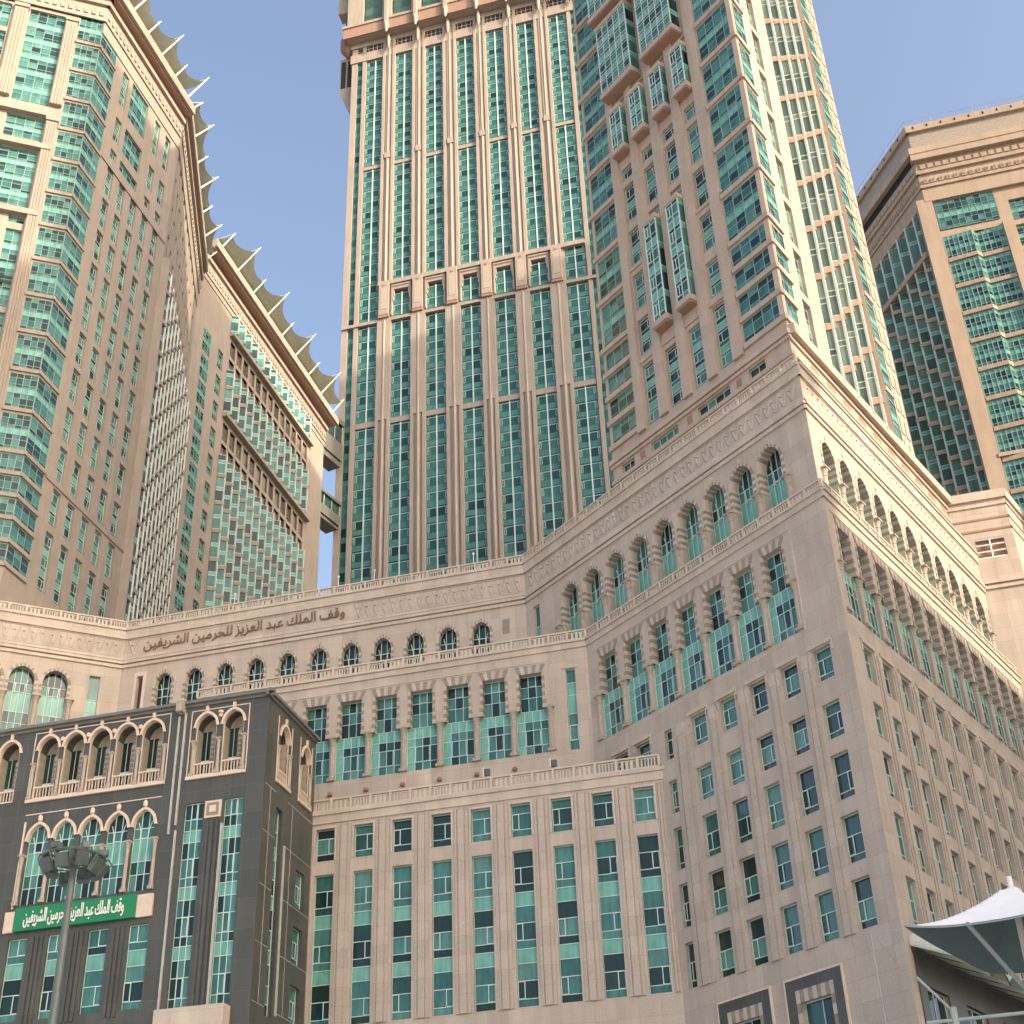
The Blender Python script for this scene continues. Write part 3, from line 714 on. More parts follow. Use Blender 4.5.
for z in (39.0, 35.6, 31.8, 27.9, 24.0): m.box(.2, 2.2, -.02, .02, z, z+.04); m.box(4.3, 9.1, -.02, .02, z+.0, z+.04)
for u in (1.2, 5.2): m.box(u, u+.035, -.02, .02, 24, 39)
FS.put('pale_joints', m, [LINE])

# green sign with white calligraphy
FG = Fac(thing('fascia_sign', (kp.x, kp.y, 0), 'long green sign with white Arabic lettering fixed across the dark granite front', 'sign'), kp, C)
m = MB(); m.box(-18.2, -8.85, -.32, -.02, 30.28, 31.91); FG.put('board', m, [GREEN])
lettering(FG, -17.4, -9.7, 30.45, 31.72, -.36, LETW, 'lettering', .008)
m = MB(); m.box(-19.05, -18.22, -.2, -.02, 30.28, 31.75); FG.put('end_block', m, [CREAM])
m = MB(); m.box(-8.83, -7.65, -.2, -.02, 30.28, 31.85); FG.put('end_block', m, [CREAM])

MSTEEL = plain('weathered_steel', (.10,.125,.12), .5, .1, noise=.15)
FLOODC = plain('floodlight_body', (.075,.095,.09), .5, noise=.2)
# ================================================================== floodlight mast
mp = Vector((-15.55, 47.5))
ms = thing('floodlight_mast', (mp.x, mp.y, 0), 'tall grey steel mast carrying a ring of floodlights in front of the granite building', 'light mast')
m = MB(); m.lathe(0, 0, [(.24,0),(.21,4),(.15,12),(.11,18.7)], 16); part('pole', m, [MSTEEL], ms, (0,0,0), 0)
m = MB()
for r0, z in ((1.02,18.75),(.62,18.9)):
    for k in range(20):
        a, b = 2*math.pi*k/20, 2*math.pi*(k+1)/20
        m.tube((r0*math.cos(a), r0*math.sin(a), z), (r0*math.cos(b), r0*math.sin(b), z), .055, seg=6)
for k in range(5):
    a = 2*math.pi*k/5; m.tube((0,0,18.6), (1.02*math.cos(a), 1.02*math.sin(a), 18.75), .05, seg=6)
m.lathe(0, 0, [(.22,18.5),(.3,18.7),(.3,18.95),(.12,19.15)], 10)
part('ring', m, [MSTEEL], ms, (0,0,0), 0)
def flood():
    m = MB(); m.box(-.21, .21, -.04, .15, -.46, .02, 0); m.box(-.18, .18, -.052, -.04, -.42, -.03, 1); m.box(-.09, .09, .17, .30, -.36, -.1, 0)
    m.tube((-.27,.05,-.2), (-.27,.02,.16), .022, seg=6); m.tube((.27,.05,-.2), (.27,.02,.16), .022, seg=6); m.tube((-.27,.02,.16), (.27,.02,.16), .022, seg=6)
    return m.mesh('floodlight', [FLOODC, DSTEEL])
fm = flood()
for k in range(10):
    a = 2*math.pi*(k+.35)/10; o = part('floodlight', fm, None, ms, (1.12*math.cos(a), 1.12*math.sin(a), 18.5+.12*((k*7)%3)/2)); o.rotation_euler = (R(38-8*((k*5)%4)), 0, a+math.pi/2+.15*((k*3)%4-1.5))
for k in range(6):
    a = 2*math.pi*(k+.1)/6; o = part('control_gear', unit('gear', lambda: (lambda b: (b.box(-.16,.16,-.12,.12,0,.2), b.mesh('control_gear',[MSTEEL]))[1])(MB())), None, ms, (.95*math.cos(a), .95*math.sin(a), 18.82), a)

# ================================================================== white tent canopy with its poles
A = Vector((15.6, 59.4)); ed, ei = e2(-21), e2(54.7); Sd = 6.2; Se = 9.8; zt = 17.05
pk = A + ed*Sd*.5 + ei*Se*.5
tn = thing('tent_canopy', (pk.x, pk.y, 0), 'white peaked fabric tent with steel poles at the foot of the stone corner', 'tent')
def tent_pt(s, t, dz=0):
    """square base pulled up to a flat ring in the middle, edges scooped inwards"""
    x, y = 2*s-1, 2*t-1; r = max(abs(x), abs(y)); q = min(abs(x), abs(y))/r if r > 1e-6 else 1
    ring = .09; rr = max(0, (r-ring)/(1-ring)); hgt = 2.15*(1-rr)**1.6
    sc = 1-.05*(1-q*q)*rr; dz2 = -.0*rr
    p = A + ed*Sd*(.5+x*.5*sc) + ei*Se*(.5+y*.5*sc)
    return (p.x-pk.x, p.y-pk.y, zt+EYE+hgt+dz+.25*rr*rr*q*q*q-.25*rr*rr)
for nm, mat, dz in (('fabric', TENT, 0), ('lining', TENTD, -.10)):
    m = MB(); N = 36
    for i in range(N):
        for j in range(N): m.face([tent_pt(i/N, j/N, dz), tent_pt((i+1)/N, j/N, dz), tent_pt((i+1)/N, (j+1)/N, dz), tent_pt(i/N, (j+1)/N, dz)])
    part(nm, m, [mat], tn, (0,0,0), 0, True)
m = MB()
for q in range(4):
    for k in range(24):
        f = lambda s: [(s,0),(1,s),(1-s,1),(0,1-s)][q]
        m.tube(Vector(tent_pt(*f(k/24)))-Vector((0,0,.06)), Vector(tent_pt(*f((k+1)/24)))-Vector((0,0,.06)), .035, seg=6)
part('edge_cable', m, [STEEL], tn, (0,0,0), 0)
m = MB(); m.lathe(0, 0, [(.17,0),(.15,zt+EYE+1.6),(.12,zt+EYE+2.75)], 12); m.lathe(0, 0, [(.40,zt+EYE+1.95),(.42,zt+EYE+2.10),(.2,zt+EYE+2.25)], 16); part('centre_pole', m, [WHITE], tn, (0,0,0), 0)
def W3(x, y, z): return Vector((x-pk.x, y-pk.y, z+EYE))
def strut(name, a, b, r, mat=STEEL):
    m = MB(); m.tube(a, b, r, seg=8); part(name, m, [mat], tn, (0,0,0), 0)
strut('strut', W3(18.0,58.75,16.8), W3(20.8,61.9,14.9), .10)
strut('strut', W3(20.9,57.8,16.8), W3(21.2,62.0,14.5), .10)
strut('guy_cable', W3(A.x,A.y,zt-.22), W3(14.25,59.85,16.98), .016)
strut('guy_cable', W3(14.25,59.85,16.98), W3(14.25,59.85,-1.7), .018)
strut('guy_cable', W3(14.25,59.85,16.98), W3(16.0,62.4,15.9), .012)
strut('boom', W3(15.75,59.6,14.95), W3(16.95,59.6,13.55), .055)
strut('corner_post', W3(16.98,59.6,-1.7), W3(16.98,59.6,13.7), .15)
strut('beam', W3(15.9,59.9,13.2), W3(23.5,57.6,13.2), .075)
strut('beam', W3(17.2,62.2,13.2), W3(25.5,59.7,13.2), .06, DSTEEL)
strut('beam', W3(17.2,62.2,12.6), W3(25.5,59.7,12.6), .05, DSTEEL)

# scalloped canopy along the foot of the right wing
aw = thing('scalloped_canopy', (c2.x, c2.y, 0), 'row of pale barrel-shaped canopy bays along the wall behind the white tent', 'canopy')
FA = Fac(aw, c2, R2)
def vault():
    m = MB(); n = 10; wd = 1.52
    for sh, z0, mi in ((0, 0, 0), (-.12, -.1, 0)):
        P = [(-wd*math.cos(math.pi*i/n), .85*math.sin(math.pi*i/n)) for i in range(n+1)]
        for (a, za), (b, zb) in zip(P, P[1:]): m.face([(a,0,za+z0),(b,0,zb+z0),(b*.97,-2.3,zb*.85-1.0+z0),(a*.97,-2.3,za*.85-1.0+z0)], mi)
    for (a, za), (b, zb) in zip(P, P[1:]): m.tube((a*.97,-2.3,za*.85-1.05), (b*.97,-2.3,zb*.85-1.05), .05, seg=6, mi=1)
    m.tube((wd,-.05,-.05), (wd,-2.3,-1.05), .06, seg=6, mi=1)
    return m.mesh('vault', [MEMB, DSTEEL])
for k in range(9): FA.put('vault', unit('vault', vault), None, 2.2+3.13*k, -.03, 22.6, smooth=False)

# ================================================================== small fixtures standing on the railings
def lamp_unit():
    m = MB(); m.lathe(0, 0, [(.035,0),(.035,.95),(.09,1.0),(.11,1.12),(.06,1.2)], 8); return m.mesh('roof_lamp', [WHITE])
for k, (F, u) in enumerate(((FU,-27.0),(FU,-30.6),(FU,-17.3),(FU,-41.2))):
    o = F.put('roof_lamp', unit('lampu', lamp_unit), None, u, .0, 67.25); mw = Vector(o.location)+F.r.location; o.parent = None; o.location = mw
    tag(o, ['white lamp on the top railing under the gap of sky','white lamp on the top railing above the last inscription word','white lamp on the top railing nearest the concave stone corner','white lamp on the top railing above the middle of the inscription'][k], 'lamp', 'lamps along the top railing')
def spot_unit():
    m = MB(); m.prism([(-.18,-.1),(.26,-.02),(.26,.1),(-.18,.1)], .1, .62, 0); m.box(-.24,-.18,-.14,.14,.02,.72,1); m.tube((0,0,-.2),(0,0,.1),.04,seg=6)
    return m.mesh('spotlight', [DSTEEL, WHITE])
for k, u in enumerate((-13.1, -7.95)):
    o = FC.put('spotlight', unit('spot', spot_unit), None, u, -.02, 40.95); mw = Vector(o.location)+FC.r.location; o.parent = None; o.location = mw
    tag(o, ['dark wedge spotlight on the terrace railing below the third tall window from the slit','dark wedge spotlight on the terrace railing nearest the slit window'][k], 'spotlight', 'spotlights on the terrace railing')
# ================================================================== shared tower kit
def sawtooth(F, u0, n, wd, dep, z0, z1, pitch, stag=False, smat=None, lmat=None, bar=.16, name='stepped_bay', ncol=2, gm=None, mirror=False, bt=.1, lp=.28, fm=None, sm=None, bx=None, y0=0):
    fm = fm or FRAME
    """facade folded into saw-teeth: glazed side, pale corner bar, stone ledges every few floors; one part per tooth"""
    smat = smat or TSTONE; lmat = lmat or TSTONE; gm = gm or GL
    def mk(off):
        m = MB(); fl = pitch/2; k = 0
        zs = []; z = z0-off
        w0 = bx or wd; A, B, Cc = (0, 0), (w0, -dep), (wd, 0)
        L = math.hypot(w0, dep); dx, dy = w0/L, -dep/L
        while z < z1:
            for (p, q, mi) in ((.62, fl-.02, 0), (0, .62, 1)) :
                for f in range(2):
                    a, b = z+f*fl+p, z+f*fl+q
                    a, b = max(a, z0), min(b, z1)
                    if b <= a: continue
                    for c in range(ncol):
                        s, t = c/ncol, (c+1)/ncol
                        m.face([(w0*s,-dep*s,a-0),(w0*t,-dep*t,a),(w0*t,-dep*t,b),(w0*s,-dep*s,b)], mi)
                    # transom
                    m.face([(A[0]-dy*-.03, A[1]-.05, b-.04),(B[0], B[1]-.05, b-.04),(B[0], B[1]-.05, b+.04),(A[0]-dy*-.03, A[1]-.05, b+.04)], 3)
            if z0 < z < z1: m.prism([(A[0]-.02, A[1]-lp*.5), (B[0]-.05, B[1]-lp), (B[0]+.10, B[1]-lp*.7), (Cc[0]+.10, Cc[1]), (A[0]-.02, A[1])], z-.12, z+.5, 4)
            z += pitch
        for c in range(1, ncol):
            s = c/ncol; m.box(w0*s-.03, w0*s+.03, -dep*s-.07, -dep*s, z0, z1, 3)
        m.box(B[0]-bar, B[0]+.02, B[1]-.12, B[1]+bt, z0, z1, 3)
        m.face([(B[0]+.02,B[1],z0),(Cc[0]+.02,Cc[1],z0),(Cc[0]+.02,Cc[1],z1),(B[0]+.02,B[1],z1)], 2)
        m.face([A+(z1,), B+(z1,), Cc+(z1,)], 2); m.face([A+(z0,), B+(z0,), Cc+(z0,)], 2)
        if mirror: m.v = [(wd-x, y, z) for x, y, z in m.v]
        return m.mesh(name, [gm, sm or SPN, smat, fm, lmat])
    ms = [mk(0), mk(pitch/2)] if stag else [mk(0)]
    for k in range(n): F.put(name, ms[k % len(ms)], None, u0+k*wd, y0, 0)

def bay_band(F, u0, u1, z0, z1, cols, floors, y=0, name='bay_window', ledge=.5, lm=None, key=None):
    """a glazed bay between stone ledges; ledge below"""
    def mk():
        g, f = MB(), MB(); rows = []
        for k in range(floors): rows += [(.55,'v'),(.75,'v',None),(.35,'v')] + ([(.7,'s')] if k < floors-1 else [])
        glaze(g, f, 0, u1-u0, 0, z1-z0, cols, rows, 0, .055)
        return g.mesh(name, [GL, SPN]), f.mesh('window_frame', [FRAMT])
    k = (name, round(u1-u0,2), round(z1-z0,2), cols, floors)
    a, b = unit(k, mk); o = F.put(name, a, None, u0, y, z0); part('frame', b, None, o); return o
def tower_window(F, u, z0, z1, wd, floors, y=.35, name='window'):
    cs = random.choice(((.02,.34),(.66,.98)))
    rows = []
    for k in range(floors): rows += [(.35,'v'),(1.0,'v',cs),(.5,'v')] + ([(.75,'s')] if k < floors-1 else [])
    return place_window(F, ('tw', round(wd,2), round(z1-z0,1), floors, cs), wd, z1-z0, rows, u, z0, y, name=name)
def box_bay(F, u0, u1, z0, z1, proj, cols, floors, name='box_bay', mat=None):
    """projecting glazed box with stone sill and hood"""
    mat = mat or TSTONE
    def mk():
        m = MB(); wd, h = u1-u0, z1-z0
        m.box(-.18, wd+.18, -proj-.18, .1, -.62, 0, 0); m.box(-.1, wd+.1, -proj-.1, .1, -.85, -.62, 2); m.box(-.15, wd+.15, -proj-.15, .1, h, h+.5, 0); m.box(0, wd, -.04, .1, 0, h, 0)
        f = MB(); g = MB(); rows = []
        for k in range(floors): rows += [(.4,'v'),(1.0,'v',(.05,.32) if cols < 3 else None),(.5,'v')] + ([(.75,'s')] if k < floors-1 else [])
        glaze(g, f, 0, wd, 0, h, cols, rows, -proj, .06)
        n = floors
        for sx in (0, wd):
            for k in range(n):
                a, b = k*h/n, (k+1)*h/n
                g.face([(sx,-proj,a),(sx,0,a),(sx,0,b-.7),(sx,-proj,b-.7)], 0); g.face([(sx,-proj,b-.7),(sx,0,b-.7),(sx,0,b),(sx,-proj,b)], 1)
                f.box(sx-.03, sx+.03, -proj, 0, b-.03, b+.03)
            f.box(sx-.05, sx+.05, -proj-.06, -proj+.04, 0, h)
        return m.mesh('box_bay', [mat, mat, BROWN]), g.mesh('glazing', [GL, SPN]), f.mesh('frame', [FRAME])
    a, b, c = unit(('bb', round(u1-u0,2), round(z1-z0,2), proj, cols, floors), mk)
    o = F.put(name, a, None, u0, 0, z0); part('glazing', b, None, o); part('frame', c, None, o); return o

# ================================================================== RIGHT TOWER
tcp = Vector((22.41, 87.72))
tw = thing('corner_tower', (tcp.x, tcp.y, 0), 'beige hotel tower with teal corner glazing rising straight above the sharp corner of the podium', 'tower')
T1 = Fac(tw, tcp, R1); T2 = Fac(tw, tcp, R2)
TZ0, TZ1 = 66.5, 193.0
lev = [74.2, 76.95, 79.7, 82.45] + [85.4+5.75*k for k in range(19)]
def band_h(k): return 2.05 if k < 4 else 4.9
colz = [(73.4,80.0,3)]
wcols = {-16.9: [(73.4,80.0,3),(81.2,85.3,2),(86.5,90.8,2),(91.9,96.4,2),(97.5,102.3,2),(103.1,104.8,1),(113.4,114.2,1)],
         -13.85: [(73.4,79.8,3),(95.4,96.6,1),(97.5,102.3,2),(103.1,104.8,1),(113.4,114.2,1)],
         -10.75: [(73.4,79.9,3),(95.4,96.6,1),(97.5,102.5,2),(103.1,104.8,1),(113.4,114.2,1)],
         -7.65: [(73.4,80.2,3),(81.2,85.3,2),(86.5,90.8,2),(91.8,96.4,2),(97.4,102.3,2),(103.0,104.9,1),(113.4,114.2,1)]}
m = MB(); H = []
for u, L in wcols.items():
    H += [(u,u+1.5,a,b) for a, b, n in L]
    H += [(u,u+1.5,163+5.75*k,167.8+5.75*k) for k in range(5)]
for k, z in enumerate(lev): H += [(-21.7,-18.3,z,z+band_h(k)), (-4.55,-.0,z,z+band_h(k))]
H += [(-20.8,-19.1,70.5,71.45),(-16.8,-13.3,70.5,71.45),(-10.8,-6.9,70.5,71.45),(-4.7,-2.8,70.5,71.45)]
wall(m, -22.0, 0, TZ0, TZ1, H, .35); T1.put('wall', m, [TSTONE])
for u, L in wcols.items():
    for a, b, n in L: tower_window(T1, u, a, b, 1.5, n)
    for k in range(5): tower_window(T1, u, 163+5.75*k, 167.8+5.75*k, 1.5, 2)
for k, z in enumerate(lev):
    fl = 1 if k < 4 else 2
    bay_band(T1, -21.7, -18.3, z, z+band_h(k), 3, fl, .12); bay_band(T1, -4.55, -.06, z, z+band_h(k), 4, fl, .04)
def ledge_unit(wd, d=.22, h=.55):
    m = MB(); m.box(0, wd, -d, .1, 0, h); return m.mesh('ledge', [TSTONE])
for k, z in enumerate(lev):
    T1.put('ledge', unit(('led', 3.9), lambda: ledge_unit(3.9)), None, -22.05, 0, z-.66); T1.put('ledge', unit(('led', 4.7), lambda: ledge_unit(4.77, .2)), None, -4.6, 0, z-.66)
    T2.put('ledge', unit(('led', 2.75), lambda: ledge_unit(2.75, .2)), None, .0, 0, z-.66)
for z in (91.4, 80.35): T1.put('string_course', unit(('sc',), lambda: ledge_unit(13.6, .12, .38)), None, -18.1, 0, z)
# flat pilaster faces between the window columns
def pier_unit(wd, h, d=.28):
    m = MB(); m.box(0, wd, -d, .02, 0, h); return m.mesh('pier', [TSTONE])
for u, wd in ((-18.1,1.0),(-15.15,1.05),(-12.1,1.1),(-9.0,1.1),(-5.9,1.15)):
    T1.put('pier', unit(('pier', wd, 118), lambda: pier_unit(wd, 118)), None, u, 0, 73.2)
for u in (-16.9, -13.85, -10.75, -7.65): box_bay(T1, u-.02, u+1.55, 106.9, 112.2, .85, 2, 2)
for u in (-13.85, -10.75): box_bay(T1, u-.02, u+1.55, 82.6, 94.3, .8, 2, 4)
for u in (-17.3, -11.1): box_bay(T1, u, u+4.55, 115.4, 125.3, 1.2, 5, 4); box_bay(T1, u-.3, u+4.8, 127.2, 143, 1.7, 5, 6); box_bay(T1, u, u+4.55, 145, 160, 1.6, 5, 6)
cornice(T1, -22.1, .2, [(72.0,72.5,.30),(71.6,71.9,.18)], [TSTONE], 'base_moulding'); cornice(T1, -22.1, .2, [(69.9,70.3,.22)], [TSTONE], 'base_moulding')
for u in (-18.4, -12.3, -6.3): 
    mm = MB(); mm.box(0, .95, -.02, .03, 67.6, 69.6, 1); mm.box(-.12, 1.07, -.1, .02, 69.6, 69.75, 0); mm.box(.2,.75,-.06,.02,70.45,71.3,1); T1.put('niche', mm, [TSTONE, BROWN], u, 0, 0)
for a, b in ((-20.8,-19.1),(-16.8,-13.3),(-10.8,-6.9),(-4.7,-2.8)): place_window(T1, ('slot', round(b-a,1)), b-a, .95, [(1,'v')], a, 70.5, .3, cols=max(2, int((b-a)/.8)))
# sunlit flank
m = MB(); H = []
for k, z in enumerate(lev): H.append((0, 2.7, z, z+band_h(k)))
pw = [74+5.72*k for k in range(20)]
H += [(4.45,6.05,z,z+4.9) for z in pw]
wall(m, 0, 8.7, TZ0, TZ1, H, .45); wall(m, 20.3, 36.5, TZ0, 72.4); wall(m, 8.7, 20.3, TZ0, 72.9); wall(m, 22.2, 26.0, 72.4, TZ1)
m.face([(8.7,1.25,72.6),(20.3,1.25,72.6),(20.3,1.25,TZ1),(8.7,1.25,TZ1)]); m.face([(8.7,0,72.9),(20.3,0,72.9),(20.3,1.25,72.9),(8.7,1.25,72.9)])
for x in (8.7, 20.3): m.face([(x,-.3 if x > 9 else 0,72.4),(x,1.25,72.4),(x,1.25,TZ1),(x,-.3 if x > 9 else 0,TZ1)])
m.face([(20.3,-.3,72.4),(22.25,-.3,72.4),(22.25,-.3,TZ1),(20.3,-.3,TZ1)]); T2.put('wall', m, [TSTONE])
for k, z in enumerate(lev): bay_band(T2, .06, 2.7, z, z+band_h(k), 3, 1 if k < 4 else 2, .06)
for z in pw: tower_window(T2, 4.45, z, z+4.9, 1.6, 2, .4)
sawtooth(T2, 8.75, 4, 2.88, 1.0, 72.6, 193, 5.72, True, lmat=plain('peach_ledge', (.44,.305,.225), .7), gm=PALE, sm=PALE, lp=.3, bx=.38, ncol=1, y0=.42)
for k in range(20):
    bay_band(T2, 20.4, 22.1, 73.4+5.72*k, 78.3+5.72*k, 1, 2, -.35); T2.put('ledge', unit(('led', 1.9), lambda: ledge_unit(1.9, .5, .5)), None, 20.33, 0, 72.8+5.72*k)
m = MB()
for k in range(44):
    for j in range(3): m.box(22.5+1.15*j, 23.3+1.15*j, -.09, .05, 73+2.72*k, 74.9+2.72*k)
o = T2.put('textured_panels', m, [TSTONE]); o['kind'] = 'stuff'
cornice(T2, -.05, 36.5, [(72.0,72.95,.60),(71.5,71.8,.18),(69.9,70.3,.22)], [TSTONE], 'base_moulding')
def slot(): 
    mm = MB(); mm.box(0, 1.5, -.03, .05, 0, .55); return mm.mesh('vent_slot', [BROWN])
for k in range(11): T2.put('vent_slot', unit('slot', slot), None, 3.6+3.0*k, 0, 70.7); T2.put('vent_slot', unit('slot', slot), None, 2.2+3.0*k, 0, 68.3)
cornice(T2, 0, 36.5, [(66.4,67.3,.12)], [TSTONE], 'base_moulding')
# the far faces, plain stone
bk = [T1.w(-22), T1.w(-22, 22), T2.w(26, 12), T2.w(26)]
m = MB(); n_ = 3
for p, q in ((bk[0],bk[1]),(bk[1],bk[2]),(bk[2],bk[3])): m.face([(p.x-tcp.x,p.y-tcp.y,TZ0+EYE),(q.x-tcp.x,q.y-tcp.y,TZ0+EYE),(q.x-tcp.x,q.y-tcp.y,TZ1+EYE),(p.x-tcp.x,p.y-tcp.y,TZ1+EYE)])
m.face([(p.x-tcp.x,p.y-tcp.y,TZ1+EYE) for p in bk+[tcp]]); part('rear_wall', m, [TSTONE], tw, (0,0,0))

# roof shades: slanted white struts with stretched membranes
def canopy(F, us, y, z, first_long=True, sc=1.0, roof=True):
    m = MB(); tips = []
    for k, u in enumerate(us):
        lg = (k % 2 == 0) == first_long; o, h = ((4.6, 5.2) if lg else (2.6, 3.2))
        o *= sc; h *= sc; b = Vector((u, y, z)); t = Vector((u+.2, y-o, z+h)); tips.append((b, t))
        st = MB(); st.tube(b, t+(t-b)*.06, .17, .09, seg=6); st.tube(t, Vector((u, y+1.4, z+h*.8)), .05, seg=6)
        F.put('shade_strut', st, [WHITE])
    for (b1, t1), (b2, t2) in zip(tips, tips[1:]):
        m = MB(); N, K = 10, 5; back = z+1.9*sc
        def pt(s, q):
            f = b1.lerp(t1, .84).lerp(b2.lerp(t2, .84), s); sag = 4*s*(1-s)
            f = Vector((f.x, f.y+sag*1.2*sc, f.z-sag*.5*sc)); g = Vector((b1.x+(b2.x-b1.x)*s, y+1.3, back+1.2*sc))
            r = f.lerp(g, q); r.z -= .55*sc*math.sin(math.pi*q); return tuple(r)
        for i in range(N):
            for j in range(K): m.face([pt(i/N,j/K), pt((i+1)/N,j/K), pt((i+1)/N,(j+1)/K), pt(i/N,(j+1)/K)])
        F.put('roof_shade', m, [MEMB], smooth=True)
    if roof:
        a, b = us[0], us[-1]; m = MB(); m.box(a, b, y-.1, y+.0, z+.1, z+.22); m.box(a, b, y+1.2, y+1.35, z-.2, z+3*sc)
        n = int((b-a)/1.3)
        for k in range(n+1): m.box(a+(b-a)*k/n-.05, a+(b-a)*k/n+.05, y+1.1, y+1.2, z-.2, z+3*sc)
        F.put('roof_screen', m, [plain('roof_screen', (.45,.46,.38), .5, noise=.2, sc=.8)])

# ================================================================== LEFT TOWER
l0 = Vector((-49.88, 130.81)); lcn = l0 + e2(75)*-7.35
def ledge_lt(wd, d=.22, h=.55):
    m = MB(); m.box(0, wd, -d, .1, 0, h); return m.mesh('ledge', [LSTONE])
lt = thing('fin_roof_tower', (lcn.x, lcn.y, 0), 'beige hotel tower with white fin shades along its roof edge, left of the sky gap', 'tower')
L0 = Fac(lt, lcn, 20); L1 = Fac(lt, l0, 75); P1 = l0+e2(75)*13.9; L2 = Fac(lt, P1, 97.5); P2 = P1+e2(97.5)*35.3; L3 = Fac(lt, P2, 75)
ZB = 55
RZ1, RZ2, RZ3 = 165.8, 167.0, 173.0
blev = [76.0, 78.75, 81.5, 84.25, 87.0] + [89.75+5.45*k for k in range(13)]
def bh(k): return 2.05 if k < 5 else 4.6
m = MB(); H = []; wl = []
ucol = [-1.45+2.98*k for k in range(5)]
for i, u in enumerate(ucol):
    L = [(76.0,83.2,3),(84.2,88.7,2),(89.9,94.4,2),(95.4,99.9,2)] + [(100.9+5.5*k,105.6+5.5*k,2) for k in range(7)]
    if i in (1,): L = [x for x in L]
    if i == 2: L += []
    L += [(140.4,142.0,1)] + ([(143.7,147.9,2),(150.5,156.8,3)] if i not in (1,2) else [])
    for a, b, n in L:
        if i in (1, 2) and a > 139: continue
        H.append((u,u+1.48,a,b)); wl.append((u,a,b,n))
big = [(1.0,5.4,140.4,142.1,1),(1.0,5.4,143.7,148.2,2),(1.0,5.4,150.4,157.2,3)]
H += [x[:4] for x in big]
for k, z in enumerate(blev): H.append((-7.35,-3.5,z,z+bh(k)))
wall(m, -7.35, 13.9, ZB, 158, H, .35); L1.put('wall', m, [LSTONE])
for u, a, b, n in wl: tower_window(L1, u, a, b, 1.48, n)
for a, b, c, d, n in big: bay_band(L1, a, b, c, d, 4, n, .3, name='wide_window')
for k, z in enumerate(blev):
    fl = 1 if k < 5 else 2
    bay_band(L1, -7.3, -3.5, z, z+bh(k), 3, fl, .06); bay_band(L0, -3.0, -.05, z, z+bh(k), 4, fl, .06)
    L1.put('ledge', unit(('ledL', 4.1), lambda: ledge_lt(4.1, .2, .5)), None, -7.55, 0, z-.6); L0.put('ledge', unit(('ledL', 3.3), lambda: ledge_lt(3.3, .2, .5)), None, -3.1, 0, z-.6)
for z in (89.0, 138.6): L1.put('string_course', unit(('scL', 16.9), lambda: ledge_lt(16.9, .14, .42)), None, -3.2, 0, z)
m = MB(); H = []
for k, z in enumerate(blev): H.append((-3.0,0,z,z+bh(k)))
strips = [(-9.3,-4.8,141.8,159.0,6),(-9.3,-4.8,135.4,139.3,2),(-9.3,-4.8,124.2,133.6,4),(-6.6,-4.8,121.5,122.6,1),(-6.6,-4.8,112.5,120.5,3)] + [(-8.4,-4.8,76+5.45*k,80.6+5.45*k,2) for k in range(7)] + [(-16,-11.6,100+5.45*k,104.6+5.45*k,2) for k in range(11)]
H += [x[:4] for x in strips]
wall(m, -22, 0, ZB, 161, H, .5); L0.put('wall', m, [LSTONE])
for a, b, c, d, n in strips: bay_band(L0, a, b, c, d, 4 if b-a > 3 else 2, n, .3, name='glazed_strip')
def fluted(wd, h):
    m = MB(); m.box(0, wd, -.5, .05, 0, h)
    for k in range(4): m.box(wd*(.08+.24*k), wd*(.08+.24*k)+wd*.12, -.62, -.48, 0, h-1)
    m.box(-.1, wd+.1, -.7, .05, h-.6, h); return m.mesh('fluted_pier', [LSTONE])
for u, wd, z0, z1 in ((-4.7,1.5,142,158.5),(-11.2,1.7,142,159),(-4.6,1.35,76,139.5),(-11.2,1.7,76,122)): L0.put('fluted_pier', fluted(wd, z1-z0), None, u, 0, z0)
for z in (139.5, 133.8, 122.7): L0.put('ledge', unit(('ledL', 7.2), lambda: ledge_lt(7.2, .7, .8)), None, -10.6, 0, z)
# the re-entrant wall: stepped teeth below, small windows above
m = MB(); zd = 136.0; H = []
for k in range(11):
    for j in range(4): H.append((1.6+3.0*k, 2.7+3.0*k, zd+2.2+5.6*j, zd+6.2+5.6*j))
wall(m, 0, 35.3, zd, 159, H, .6); m.face([(0,.3,ZB),(35.3,.3,ZB),(35.3,.3,zd),(0,.3,zd)]); m.face([(0,0,zd),(35.3,0,zd),(35.3,.6,zd),(0,.6,zd)])
L2.put('wall', m, [LSTONE])
m = MB()
for h in H: m.face([(h[0],.55,h[2]),(h[1],.55,h[2]),(h[1],.55,h[3]),(h[0],.55,h[3])])
for k in range(11): pass
DG = glass('dark_teal_glass', [(0,(.008,.022,.02)),(1,(.02,.055,.05))])  # darker teal than the main glazing
gp = [h for h in H]
for h in gp: 
    q = MB(); q.face([(0,0,0),(h[1]-h[0],0,0),(h[1]-h[0],0,4.0),(0,0,4.0)]); L2.put('window', unit('w2', lambda: q.mesh('window', [DG])), None, h[0], .55, h[2])
sawtooth(L2, .4, 12, 2.86, .9, ZB+8, zd-.1, 5.3, True, smat=LSTONE, lmat=plain('grey_ledge', (.30,.29,.26), .7), bar=.3, name='louvred_bay', ncol=1, gm=DG, bt=.06, fm=WHITE)
L2.put('edge_fin', (lambda q: (q.box(-.2, .3, -1.0, .1, ZB, zd), q.mesh('edge_fin', [LSTONE]))[-1])(MB()), None, 0, 0, 0)
